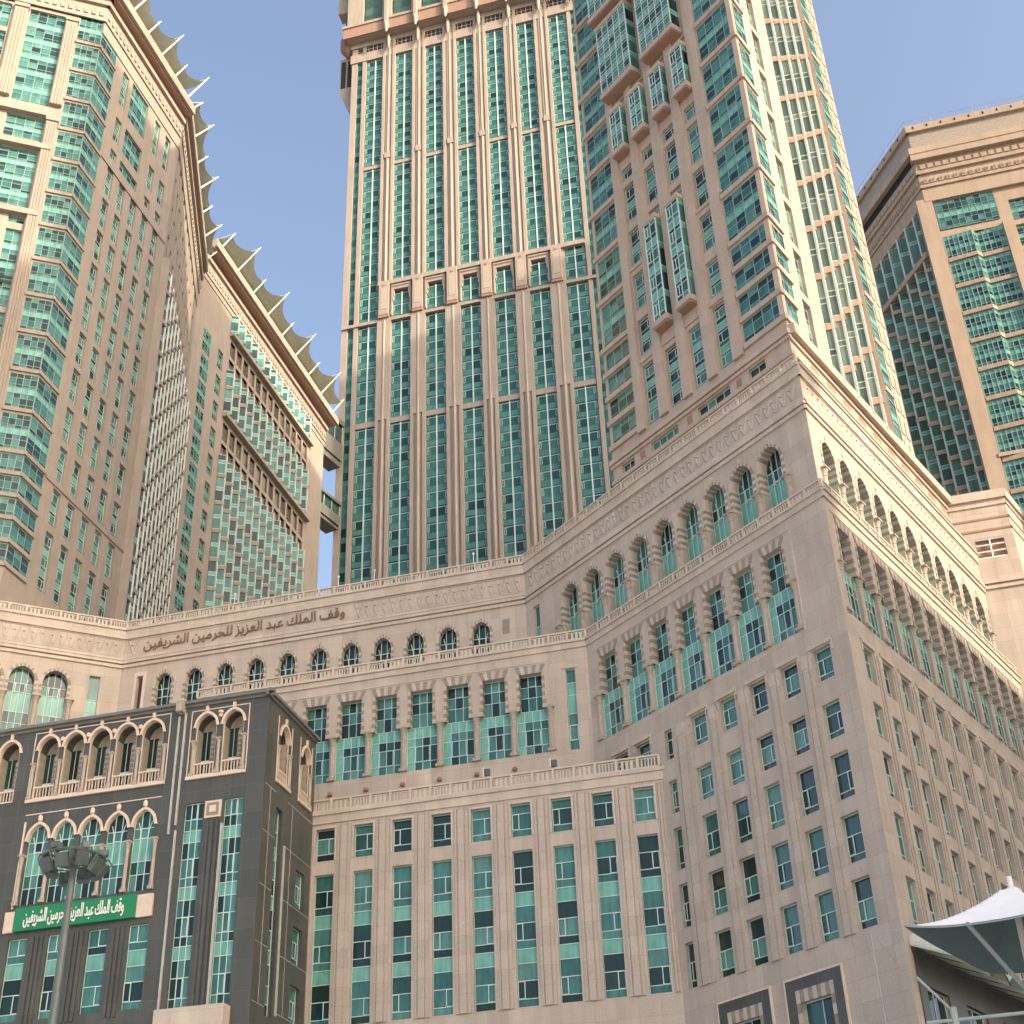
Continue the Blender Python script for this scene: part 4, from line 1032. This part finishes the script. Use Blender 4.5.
# end block
m = MB(); H = []; wins = []
for z0, z1, fl in [(76+5.4*k, 80.6+5.4*k, 2) for k in range(15)]: H.append((3.1,5.8,z0,z1)); wins.append((3.1,5.8,z0,z1,3,2))
for k in range(15): H.append((8.6,10.4,76.5+5.4*k,80.3+5.4*k)); wins.append((8.6,10.4,76.5+5.4*k,80.3+5.4*k,2,2))
bw = []
for zb, zt_ in ((136.5,143.8),(154.2,161.2)):
    for k in range(13):
        u = 12.6+2.62*k; bw += [(u,u+1.9,zb+.5,zb+2.4),(u,u+1.9,zb+3.2,zt_-.7)]
wall(m, 0, 12.1, ZB, 166, H, .35); wall(m, 12.1, 46.8, 136.3, 144.0, bw, .5); wall(m, 12.1, 46.8, 154.0, 161.4, bw, .5); wall(m, 46.8, 53.8, ZB, 166); 
m.face([(12.1,.4,ZB),(46.8,.4,ZB),(46.8,.4,166),(12.1,.4,166)])
for z in (136.3,144.0,154.0,161.4): m.face([(12.1,0,z),(46.8,0,z),(46.8,.45,z),(12.1,.45,z)])
e_, f_ = (52, 0), (52, 22)
m.face([(53.8,0,ZB),(53.8,22,ZB),(53.8,22,166),(53.8,0,166)])
L3.put('wall', m, [LSTONE])
for a, b, c, d, nc, n in wins: bay_band(L3, a, b, c, d, nc, n, .02 if nc == 3 else .3, name='window')
BWG = MB()
for h in bw:
    q = MB(); q.face([(0,0,0),(1.9,0,0),(1.9,0,h[3]-h[2]),(0,0,h[3]-h[2])]); L3.put('band_window', unit(('bw', round(h[3]-h[2],1)), lambda: q.mesh('band_window', [DG])), None, h[0], .4, h[2])
for z in (161.2, 143.9): L3.put('ledge', unit(('ledL', 35.2), lambda: ledge_lt(35.2, .9, .7)), None, 12.0, 0, z)
def stairs(z0, z1): sawtooth(L3, 12.2, 13, 2.65, 1.12, z0, z1, 5.3, False, ncol=1, bx=.68, smat=LSTONE, lmat=LSTONE)
stairs(ZB+8, 136.2); stairs(144.6, 153.9); stairs(162.0, 166.0)
# cornices and roofs
def crown(F, u0, u1, zc, rz, oh=2.4, ka=0, kb=0):
    m = MB()
    def bx(o, z0, z1, mi=0): a, b = span(u0, u1, o, ka, kb); m.box(a, b, -o, .1, z0, z1, mi)
    bx(.15, zc, rz-6.2); bx(.35, rz-6.2, rz-5.6); bx(.25, rz-5.6, rz-3.3); bx(.7, rz-3.3, rz-2.6)
    n = int((u1-u0)/1.0)
    for k in range(n): a = u0+(u1-u0)*(k+.25)/n; m.box(a, a+(u1-u0)/n*.5, -.42, -.2, rz-5.3, rz-4.4)
    F.put('cornice', m, [LSTONE])
    m = MB(); bx(oh-.5, rz-1.8, rz-1.5, 1); bx(oh, rz-1.5, rz, 0); bx(.5, rz-2.6, rz-1.8, 1); F.put('roof_edge', m, [LSTONE, BROWN])
crown(L0, -22, 0, 160, RZ1, 1.9, 0, .52); crown(L1, -7.35, 13.9, 157.5, RZ1, 1.9, .52, .2); crown(L2, 0, 35.3, 158, RZ2, 1.3, .2, -.2); crown(L3, 0, 53.8, 165.8, RZ3, 2.4, -.2, .6)
canopy(L0, [-18+4.4*k for k in range(5)], -1.7, RZ1, True, .62); canopy(L1, [-7.9+4.0*k for k in range(6)], -1.7, RZ1, False, .62); canopy(L2, [1+5.4*k for k in range(7)], -1.1, RZ2, False, .55); canopy(L3, [2.5+6.25*k for k in range(9)], -2.2, RZ3, False, .82)
ro = [L0.w(-22), lcn, P1, P2, L3.w(53.8), L3.w(53.8, 22), L0.w(-22, 50)]
m = MB(); m.face([(p.x-lcn.x, p.y-lcn.y, 160.5+EYE) for p in ro[:3]+[P1+inn(75)*20, L0.w(-22, 30)]]); m.face([(p.x-lcn.x, p.y-lcn.y, 166+EYE) for p in [P1, P2, L3.w(53.8), L3.w(53.8,22), P1+inn(97.5)*24]]); part('roof', m, [LSTONE], lt, (0,0,0))
# ================================================================== CENTRAL TOWER (far)
m0 = Vector((-13.27, 262.66))
mt = thing('central_tower', (m0.x, m0.y, 0), 'tallest far beige tower with seven long vertical teal glass strips between stone piers', 'tower')
FT = Fac(mt, m0, C)
strips = [(-23.2,-18.2),(-14.65,-9.55),(-5.9,-.8),(3.0,8.1),(11.5,16.7),(20.2,25.3),(29.2,34.4)]
thin = [(-25.9,-24.5),(35.5,37.0)]
MB0, MB1 = 100, 325
m = MB(); m.face([(-27.6,1.0,60),(40,1.0,60),(40,1.0,340),(-27.6,1.0,340)]); m.face([(-27.6,1,60),(-27.6,40,60),(-27.6,40,372),(-27.6,1,372)]); m.face([(40,1,60),(40,40,60),(40,40,372),(40,1,372)])
m.box(-27.6,-26.0,0,1,60,331); m.box(37.0,40,0,1,60,331); m.box(-24.4,-23.3,-.1,1,60,331); m.box(34.5,35.5,-.1,1,60,331)
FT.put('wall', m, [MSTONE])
FRAMT2 = plain('casement_frame', (.34, .48, .44), .4, noise=.03)
def strip_mesh(wd, z0, z1, fl, kind):
    g, f = MB(), MB(); n = round((z1-z0)/fl); h = (z1-z0)/n; du = wd/2
    for k in range(n):
        z = z0+k*h
        for c in range(2):
            a, b = c*du, (c+1)*du
            sp = .12*wd if kind == 0 else .0
            g.face([(a,0,z),(b,0,z),(b,0,z+h*.33),(a,0,z+h*.33)], 1)
            if c == 0: g.face([(a,0,z+h*.33),(a+wd*.15,0,z+h*.33),(a+wd*.15,0,z+h*.88),(a,0,z+h*.88)], 1); a += wd*.15
            else: g.face([(b-wd*.15,0,z+h*.33),(b,0,z+h*.33),(b,0,z+h*.88),(b-wd*.15,0,z+h*.88)], 1); b -= wd*.15
            g.face([(a,0,z+h*.33),(b,0,z+h*.33),(b,0,z+h*.88),(a,0,z+h*.88)], 0)
            g.face([(c*du,0,z+h*.88),((c+1)*du,0,z+h*.88),((c+1)*du,0,z+h),(c*du,0,z+h)], 0)
        for s in (-1, 1):                        # little white casements at the outer edges
            x = wd*.09 if s < 0 else wd*.91; w2 = wd*.05; q = z+h*.42
            for (p, r, t, v) in ((x-w2,x+w2,q,q+.12),(x-w2,x+w2,q+h*.38,q+h*.38+.12),(x-w2,x-w2+.1,q,q+h*.4),(x+w2-.1,x+w2,q,q+h*.4)): f.box(p, r, -.1, 0, t, v, 1)
        f.box(0, wd, -.06, 0, z+h*.86, z+h*.90, 1)
    f.box(wd/2-.14, wd/2+.14, -.15, 0, z0, z1)
    return g.mesh('glass_strip', [GLM, SPM]), f.mesh('mullions', [FRAME, FRAMT2])
def thin_mesh(wd, z0, z1, fl):
    g = MB(); n = round((z1-z0)/fl); h = (z1-z0)/n
    for k in range(n):
        z = z0+k*h; g.face([(0,0,z),(wd,0,z),(wd,0,z+h*.4),(0,0,z+h*.4)], 1); g.face([(0,0,z+h*.4),(wd,0,z+h*.4),(wd,0,z+h),(0,0,z+h)], 0)
    return g.mesh('thin_strip', [GLM, SPM])
secs = [(60,196.9,4.2),(198.6,227.6,4.15),(229.5,236.8,3.6),(241.0,281.6,3.75),(283.4,324.9,3.45)]
sections = {k: strip_mesh(5.1, 0, b-a, f, 0) for k, (a, b, f) in enumerate(secs)}
for a, b in strips:
    for k, (z0, z1, f) in enumerate(secs):
        if k == 2 and a in (-23.2, 29.2):
            continue
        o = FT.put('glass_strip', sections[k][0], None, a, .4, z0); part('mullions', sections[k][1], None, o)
wing = strip_mesh(5.1, 0, 12.5, 4.15, 0)
for a in (-23.2, 29.2): o = FT.put('glass_strip', wing[0], None, a, .4, 228.8); part('mullions', wing[1], None, o)
for a, b in thin: FT.put('thin_strip', unit('thinm', lambda: thin_mesh(1.4, 60, 326, 3.8)), None, a, .4, 0)
def mpier(wd):
    m = MB(); z0, z1 = 60, 331
    m.box(0, wd, .05, 1, z0, z1)
    for p in (0, wd-.75): m.box(p, p+.75, -.45, .1, z0, 198); m.box(p, p+.75, -.45, .1, 240, z1)
    m.box(0.0, wd, -.4, .1, 198, 228)
    m.box(wd*.32, wd*.68, -.25, .1, 60, z1)
    m.lathe(wd/2, -.15, [(.42,60),(.42,284),(.3,286),(.3,331)], 8)
    m.box(wd*.3, wd*.7, -.62, .1, 284, 286)
    return m.mesh('pier', [MSTONE])
for (a, b), (c, d) in zip(strips, strips[1:]): FT.put('pier', unit(('mp', round(c-b,1)), lambda: mpier(c-b)), None, b, 0, 0)
def mband(wd, h, d=.5):
    m = MB(); m.box(0, wd, -d, 1.0, 0, h); return m.mesh('band', [MSTONE])
for a, b in strips:
    for z, h in ((281.7,1.2),(196.9,1.5)): FT.put('band', unit(('mb', h), lambda: mband(5.1, h, -.1)), None, a, 0, z)
FT.put('band', mband(52.6, 1.3, .6), None, -18.2, 0, 239.3); FT.put('band', mband(64.6, .9, .42), None, -27.4, 0, 227.7)
def portal():
    m = MB(); w5 = 5.1
    for s in (0, 1):
        for (x0, x1, z0, z1) in ((0,.28,0,9.6),(.24,.52,4.6,9.6),(.48,.75,6.2,9.6)):
            a, b = (x0, x1) if s == 0 else (w5-x1, w5-x0); m.box(a, b, -.5+.25*x0, 1.0, z0, z1, 0)
    m.box(0, w5, -.45, 1, 8.0, 9.6, 0); m.box(.2, w5-.2, -.6, -.4, 8.9, 9.2, 1)
    return m.mesh('portal_frame', [MSTONE, BROWN])
for a, b in strips[1:-1]: FT.put('portal_frame', unit('portal', portal), None, a, 0, 229.3)
def block():
    m = MB(); m.box(0, 2.5, -1.0, -.1, 0, 10.2, 0); m.box(.45, 2.05, -1.06, -.98, 1.6, 8.6, 1); m.box(-.1, 2.6, -.9, -.1, -.8, 0, 2); m.box(.85,1.65,-1.08,-.98,9.1,9.6,2); return m.mesh('pier_block', [MSTONE, COLM, BROWN])
for (a, b), (c, d) in zip(strips, strips[1:]): FT.put('pier_block', unit('pblock', block), None, (b+c)/2-1.25, 0, 229.4)
# attic: grilles, soffit, projecting upper storeys
for a, b in strips:
    g = MB(); n = 4
    for k in range(n): g.box(.15+k*1.25, 1.05+k*1.25, .3, .5, 0, 2.3)
    FT.put('attic_grille', unit('grille', lambda: (lambda q: ([q.box(.1+k*1.25,1.1+k*1.25,.05,.4,0,2.4,0) for k in range(4)], [q.box(.52+k*1.25,.66+k*1.25,-.05,.05,0,2.4,1) for k in range(4)], q.box(0,5.1,-.04,.05,1.1,1.25,1), q.mesh('attic_grille',[BLACK,MSTONE]))[-1])(MB())), None, a, -.1, 328.6)
m = MB(); m.box(-28, 40, -.3, 1, 325, 328.4); m.box(-28, 40, -.3, 1, 331.1, 333); m.face([(-28.5,-2.6,333),(40,-2.6,333),(40,1,333),(-28.5,1,333)]); FT.put('attic_wall', m, [MSTONE])
m = MB(); m.box(-29.5, 41, -2.9, 1, 333.1, 337.2, 1); m.box(-29.8, 41, -3.2, 1, 337.2, 338.2, 0); 
for (a, b) in strips + [(37.6, 40)]: m.box(b+.4 if b < 37 else b, b+3.1 if b < 37 else b+2, -3.0, 1, 338.2, 372, 0)
m.box(-28.3, -23.6, -3.0, 1, 338.2, 372, 0); m.box(-29,41,-2,40,371,372,0); FT.put('upper_storey', m, [MSTONE, BROWN])
UG = glass('upper_glass', [(0,(.04,.09,.07)),(1,(.075,.14,.11))])
for a, b in strips:
    o = FT.put('upper_window', unit('upw', lambda: (lambda q: ([q.face([(k*2.5,0,j*3.3),(k*2.5+2.5,0,j*3.3),(k*2.5+2.5,0,j*3.3+3.2),(k*2.5,0,j*3.3+3.2)]) for k in range(2) for j in range(10)], q.mesh('upper_window',[UG]))[-1])(MB())), None, a, -2.2, 338.3)
    FT.put('bracket', unit('brk', lambda: (lambda q: (q.prism([(-.5,-3.9),(.5,-3.9),(.5,-2.9),(-.5,-2.9)],333.6,372), q.lathe(0,-3.4,[(.2,331.2),(.62,332.6),(.75,334.2),(.5,335.2)],8), q.lathe(0,-1.2,[(.1,327),(.45,328),(.55,330.5),(.4,333)],8), q.mesh('bracket',[MSTONE]))[-1])(MB())), None, b+1.8, 0, 0)
# side balcony and turret on the left edge
m = MB(); m.box(-32.0, -27.6, 2, 12, 317.2, 330.8, 0)
for k in range(2): m.box(-31.6+1.9*k, -30.2+1.9*k, 1.9, 2.02, 318.5, 329.5, 1)
m.face([(-32,2,317.2),(-27.6,2,317.2),(-27.6,2,305)], 0); m.face([(-32,12,317.2),(-27.6,12,317.2),(-27.6,12,305)], 0); m.face([(-32,2,317.2),(-32,12,317.2),(-27.6,12,305),(-27.6,2,305)], 2)
FT.put('side_balcony', m, [MSTONE, BLACK, DSTEEL])
m = MB(); m.lathe(-29.4, 1.5, [(.6,330.5),(2.4,333.2),(2.5,336.8),(1.6,337.2)], 12); FT.put('turret_base', m, [BROWN], smooth=True)
m = MB(); m.lathe(-29.4, 1.5, [(1.2,337.2),(1.2,372)], 12); m.box(-32.3,-29,-.5,3,347.8,372,1); FT.put('turret', m, [DSTEEL, MSTONE])

# ================================================================== sky bridges
for k, (z0, z1) in enumerate(((187.5,198.5),(170,176))):
    sb = thing('sky_bridge', (-40.3, 268.5, z0+EYE), ['upper and thicker dark bridge between the left tower and the central tower','lower and thinner dark bridge between the left tower and the central tower'][k], 'bridge', 'bridges across the gap of sky')
    rz = R(243); h = z1-z0; L = 30; m = MB(); m.box(0, L, -2, 2, 0, h*.42); m.box(-.3, L, -2.3, 2.3, h*.88, h); m.box(0, L, -1.6, 1.6, -h*.14, 0); m.box(0, L, -1.4, 1.4, h*.42, h*.88)
    for q in range(11): m.box(3*q-.12, 3*q+.12, -1.92, 1.92, h*.42, h*.88, 1)
    part('deck', m, [plain('bridge_cladding', (.10,.10,.095), .6), STEEL], sb, (0,0,0), rz)
    for sx, nm in ((-1.75, 'glazing'), (1.75, 'glazing')):
        m = MB()
        for q in range(10): m.box(3*q+.1, 2.9+3*q, sx-.05, sx+.05, h*.42, h*.88)
        part(nm, m, [DG], sb, (0,0,0), rz)

# ================================================================== FAR RIGHT TOWER
rc = Vector((67.0, 163.5))
rtw = thing('ochre_tower', (rc.x, rc.y, 0), 'ochre hotel tower with a deep dark-banded cornice at the right edge', 'tower')
Q1 = Fac(rtw, rc, C); Q0 = Fac(rtw, rc, -72)
m = MB(); H = []; B = []
B.append((1.6,9.7,153.4,159.2)); 
H = [(11.7-1.6+1.6,14.5,100+5.25*k,104.3+5.25*k) for k in range(11)] + [(16.2,19.2,100+5.25*k,104.3+5.25*k) for k in range(11)]
wall(m, -.0, .9, 60, 161); wall(m, 9.9, 34, 60, 161, H, .4); m.face([(.9,1,60),(9.9,1,60),(9.9,1,161),(.9,1,161)]); wall(m, .9, 9.9, 152.0, 153.3); wall(m, .9, 9.9, 159.3, 161); Q1.put('wall', m, [RSTONE])
for h in H: bay_band(Q1, h[0], h[1], h[2], h[3], 3, 2, .3, name='window')
m = MB(); m.box(-1.6, .75, -.45, 1.4, 60, 160); Q1.put('corner_pier', m, [RSTONE])
def wavy(h, fl):
    P = [(.95,.0),(5.2,-.55),(5.9,.35),(9.85,-.10)]; g, f, l = MB(), MB(), MB(); nc = (6, 1, 5)
    for (p, q), n in zip(zip(P, P[1:]), nc):
        for k in range(n):
            a = Vector(p).lerp(Vector(q), k/n); b = Vector(p).lerp(Vector(q), (k+1)/n)
            for j in range(fl):
                z = h/fl*j
                for (s, t, mi) in ((0,.26,0),(.26,.68,0),(.68,1,1)): g.face([(a.x,a.y,z+s*h/fl),(b.x,b.y,z+s*h/fl),(b.x,b.y,z+t*h/fl),(a.x,a.y,z+t*h/fl)], mi)
                f.face([(a.x,a.y-.05,z+.24*h/fl),(b.x,b.y-.05,z+.24*h/fl),(b.x,b.y-.05,z+.28*h/fl),(a.x,a.y-.05,z+.28*h/fl)])
                f.face([(a.x,a.y-.05,z+.66*h/fl),(b.x,b.y-.05,z+.66*h/fl),(b.x,b.y-.05,z+.70*h/fl),(a.x,a.y-.05,z+.70*h/fl)])
            f.box(a.x-.05, a.x+.05, a.y-.07, a.y, 0, h)
        f.box(q[0]-.07, q[0]+.07, q[1]-.1, q[1]+.02, 0, h)
    poly = [(x, y-.28) for x, y in P] + [(9.9, 1), (.9, 1)]
    l.prism(poly, -.72, 0)
    return g.mesh('wavy_bay', [GL, SPN]), f.mesh('frame', [FRAMT]), l.mesh('ledge', [RSTONE])
wa = wavy(4.5, 2)
for k in range(18):
    z = 147.4-5.28*k; o = Q1.put('wavy_bay', wa[0], None, 0, 0, z); part('frame', wa[1], None, o); part('ledge', wa[2], None, o)
bay_band(Q1, 1.0, 9.8, 153.4, 159.2, 9, 2, -.1, name='wide_window')
for z in (110.5,): Q1.put('ledge', ledge_unit(9.5, .6, .6), None, .6, 0, z)
m = MB(); m.box(9.9, 11.4, -.7, .1, 60, 152.5); Q1.put('pier', m, [RSTONE])
m = MB(); wall(m, -40, -1.6, 60, 161); Q0.put('wall', m, [RSTONE])
sawtooth(Q0, -37.4, 14, 2.55, 1.2, 60, 149.2, 5.28, True, bx=1.05, smat=RSTONE, lmat=RSTONE, mirror=True, gm=RGL, ncol=1)
sawtooth(Q0, -37.4, 14, 2.55, 1.2, 150.4, 158.6, 9, False, bx=1.05, smat=RSTONE, lmat=RSTONE, mirror=True, gm=RGL, ncol=1)
Q0.put('ledge', (lambda q: (q.box(0, 36, -1.3, .1, 0, .9), q.mesh('ledge', [RSTONE]))[-1])(MB()), None, -37.6, 0, 149.4)
for F, a, b, ka, kb, gapm in ((Q1, 0, 34, .555, 0, 0), (Q0, -40, 0, 0, .555, 1)):
    mm = MB()
    def bx(o, z0, z1, mi=0): p, q = span(a, b, o, ka, kb); mm.box(p, q, -o, .1, z0, z1, mi)
    for o, z0, z1 in ((.5,159.4,162.2),(.75,162.2,162.8),(.6,162.8,165),(1.0,165,165.7),(.8,165.7,167.6)): bx(o, z0, z1)
    n = int((b-a)/1.15)
    for k in range(n):
        x = a+(b-a)*(k+.2)/n; wv = (b-a)/n*.6; mm.box(x, x+wv, -.86, -.55, 162.95, 163.9, 0); mm.box(x+wv*.3, x+wv*.7, -.9, -.84, 163.15, 163.7, 1); mm.box(x, x+wv*1.2, -1.0, -.75, 166.0, 166.9, 0)
    F.put('cornice', mm, [RSTONE, BROWN])
    mm = MB(); bx(.9 if gapm else 1.6,167.6,168.9,gapm); bx(1.7,168.9,170.2); bx(.4,170.2,174.6,2); bx(.9,174.6,176)  # black in the eave gap stands in for shadow and void
    for k in range(int((b-a)/2.2)): x = a+2.2*k+.6; mm.box(x, x+.25, -.96, -.85, 175.1, 175.6, 1); mm.tube((x+1,-.7,176), (x+1,-.7,177.3), .03, seg=5, mi=0)
    p, q = span(a, b, .7, ka, kb); mm.tube((p,-.7,177.3), (q,-.7,177.3), .03, seg=5, mi=0)
    F.put('roof_edge', mm, [RSTONE, BLACK, COLM])
m = MB(); m.face([(p.x-rc.x, p.y-rc.y, 176+EYE) for p in (rc, Q1.w(34), Q1.w(34, 40), Q0.w(-40))]); part('roof', m, [RSTONE], rtw, (0,0,0))

# block closing the right wing of the podium
E2 = c2 + inn(R2)*1.0 + e2(R2)*38.0
pb = thing('stone_block', (E2.x, E2.y, 0), 'plain grooved stone block with one barred opening, closing the far end of the right wing', 'building')
G1 = Fac(pb, E2, C); G2 = Fac(pb, G1.w(3.75), R2)
m = MB(); gr = (.25,2.85,65.7,67.8); wall(m, -1.5, 3.75, -1.7, 72.6, [gr], .5); G1.put('wall', m, [STONE])
m = MB(); wall(m, 0, 30, -1.7, 72.6); m.face([(0,0,72.6),(30,0,72.6),(30,5,72.6),(0,5,72.6)]); G2.put('wall', m, [STONE])
for F, b in ((G1, 3.85), (G2, 30)): cornice(F, -1.6 if F is G1 else -.1, b, [(71.9,72.8,.22),(71.2,71.5,.12)]); cornice(F, -1.6 if F is G1 else -.1, b, [(62.5,62.8,.16),(63.0,63.3,.24)]); cornice(F, -1.6 if F is G1 else -.1, b, [(69.75,69.95,.06),(68.55,68.75,.06)], [BROWN], 'groove_band')
m = MB(); m.face([(gr[0],.4,gr[2]),(gr[1],.4,gr[2]),(gr[1],.4,gr[3]),(gr[0],.4,gr[3])], 1)
for z in (65.75,66.4,67.1,67.7): m.box(gr[0], gr[1], .05, .2, z, z+.1, 0)
m.box(1.5, 1.62, .04, .22, gr[2], gr[3], 0); G1.put('grille', m, [WHITE, BROWN])

# ================================================================== unseen towers added to throw the low sun's shadows and stand in window reflections
def across(w0, w1, s, ht, label, over=None):
    q = Vector((.8,-.6))*s + Vector((.6,.8))*w0
    t = thing('shadow_caster', (q.x, q.y, 0), label, 'tower'); az = math.degrees(math.atan2(.8,.6)); L = w1-w0
    me = MB(); me.prism([(0,0),(24,-18),(24+L*.6,-18+L*.8),(L*.6,L*.8)], 0, ht)
    if over: me.prism([((x-w0)*.6+a*.8, (x-w0)*.8-a*.6) for x, a in ((over[0],0),(over[0],24),(over[1],24),(over[1],0))], over[2], ht)  # upper overhang shaped only to shade the left tower
    part('wall', me, [RSTONE], t, (0,0,0))
    d = Vector((.6,.8)); n = Vector((-.8,.6))*.06
    nn = max(2, int(L/4)); st = L/nn
    for j in range(nn):
        g = MB(); a = d*(st*j+.7)+n; b = d*(st*j+st-.7)+n
        for k in range(int(ht/4.2)-1): g.face([(a.x,a.y,3+4.2*k),(b.x,b.y,3+4.2*k),(b.x,b.y,5.9+4.2*k),(a.x,a.y,5.9+4.2*k)])
        part('window_column', g, [GL], t, (0,0,0))
T_ = .4663
across(66, 80.6, 150, 157+T_*270, 'slender unseen tower added to cast shade, beyond the right edge', (80.55, 83.9, 163))
across(8, 65.95, 160, 118+T_*276, 'broad unseen tower added to cast shade, beyond the right edge')
across(78.0, 121, 90, 53.6+T_*122.5, 'low long unseen block added to shade the right wing, beyond the right edge')
across(122, 168, 60, 163+T_*220, 'tall unseen tower added to cast shade, beyond the right edge', (109.8, 122.1, 140))
across(187, 236, 90, 224+T_*262, 'tallest unseen tower added to cast shade, beyond the right edge')
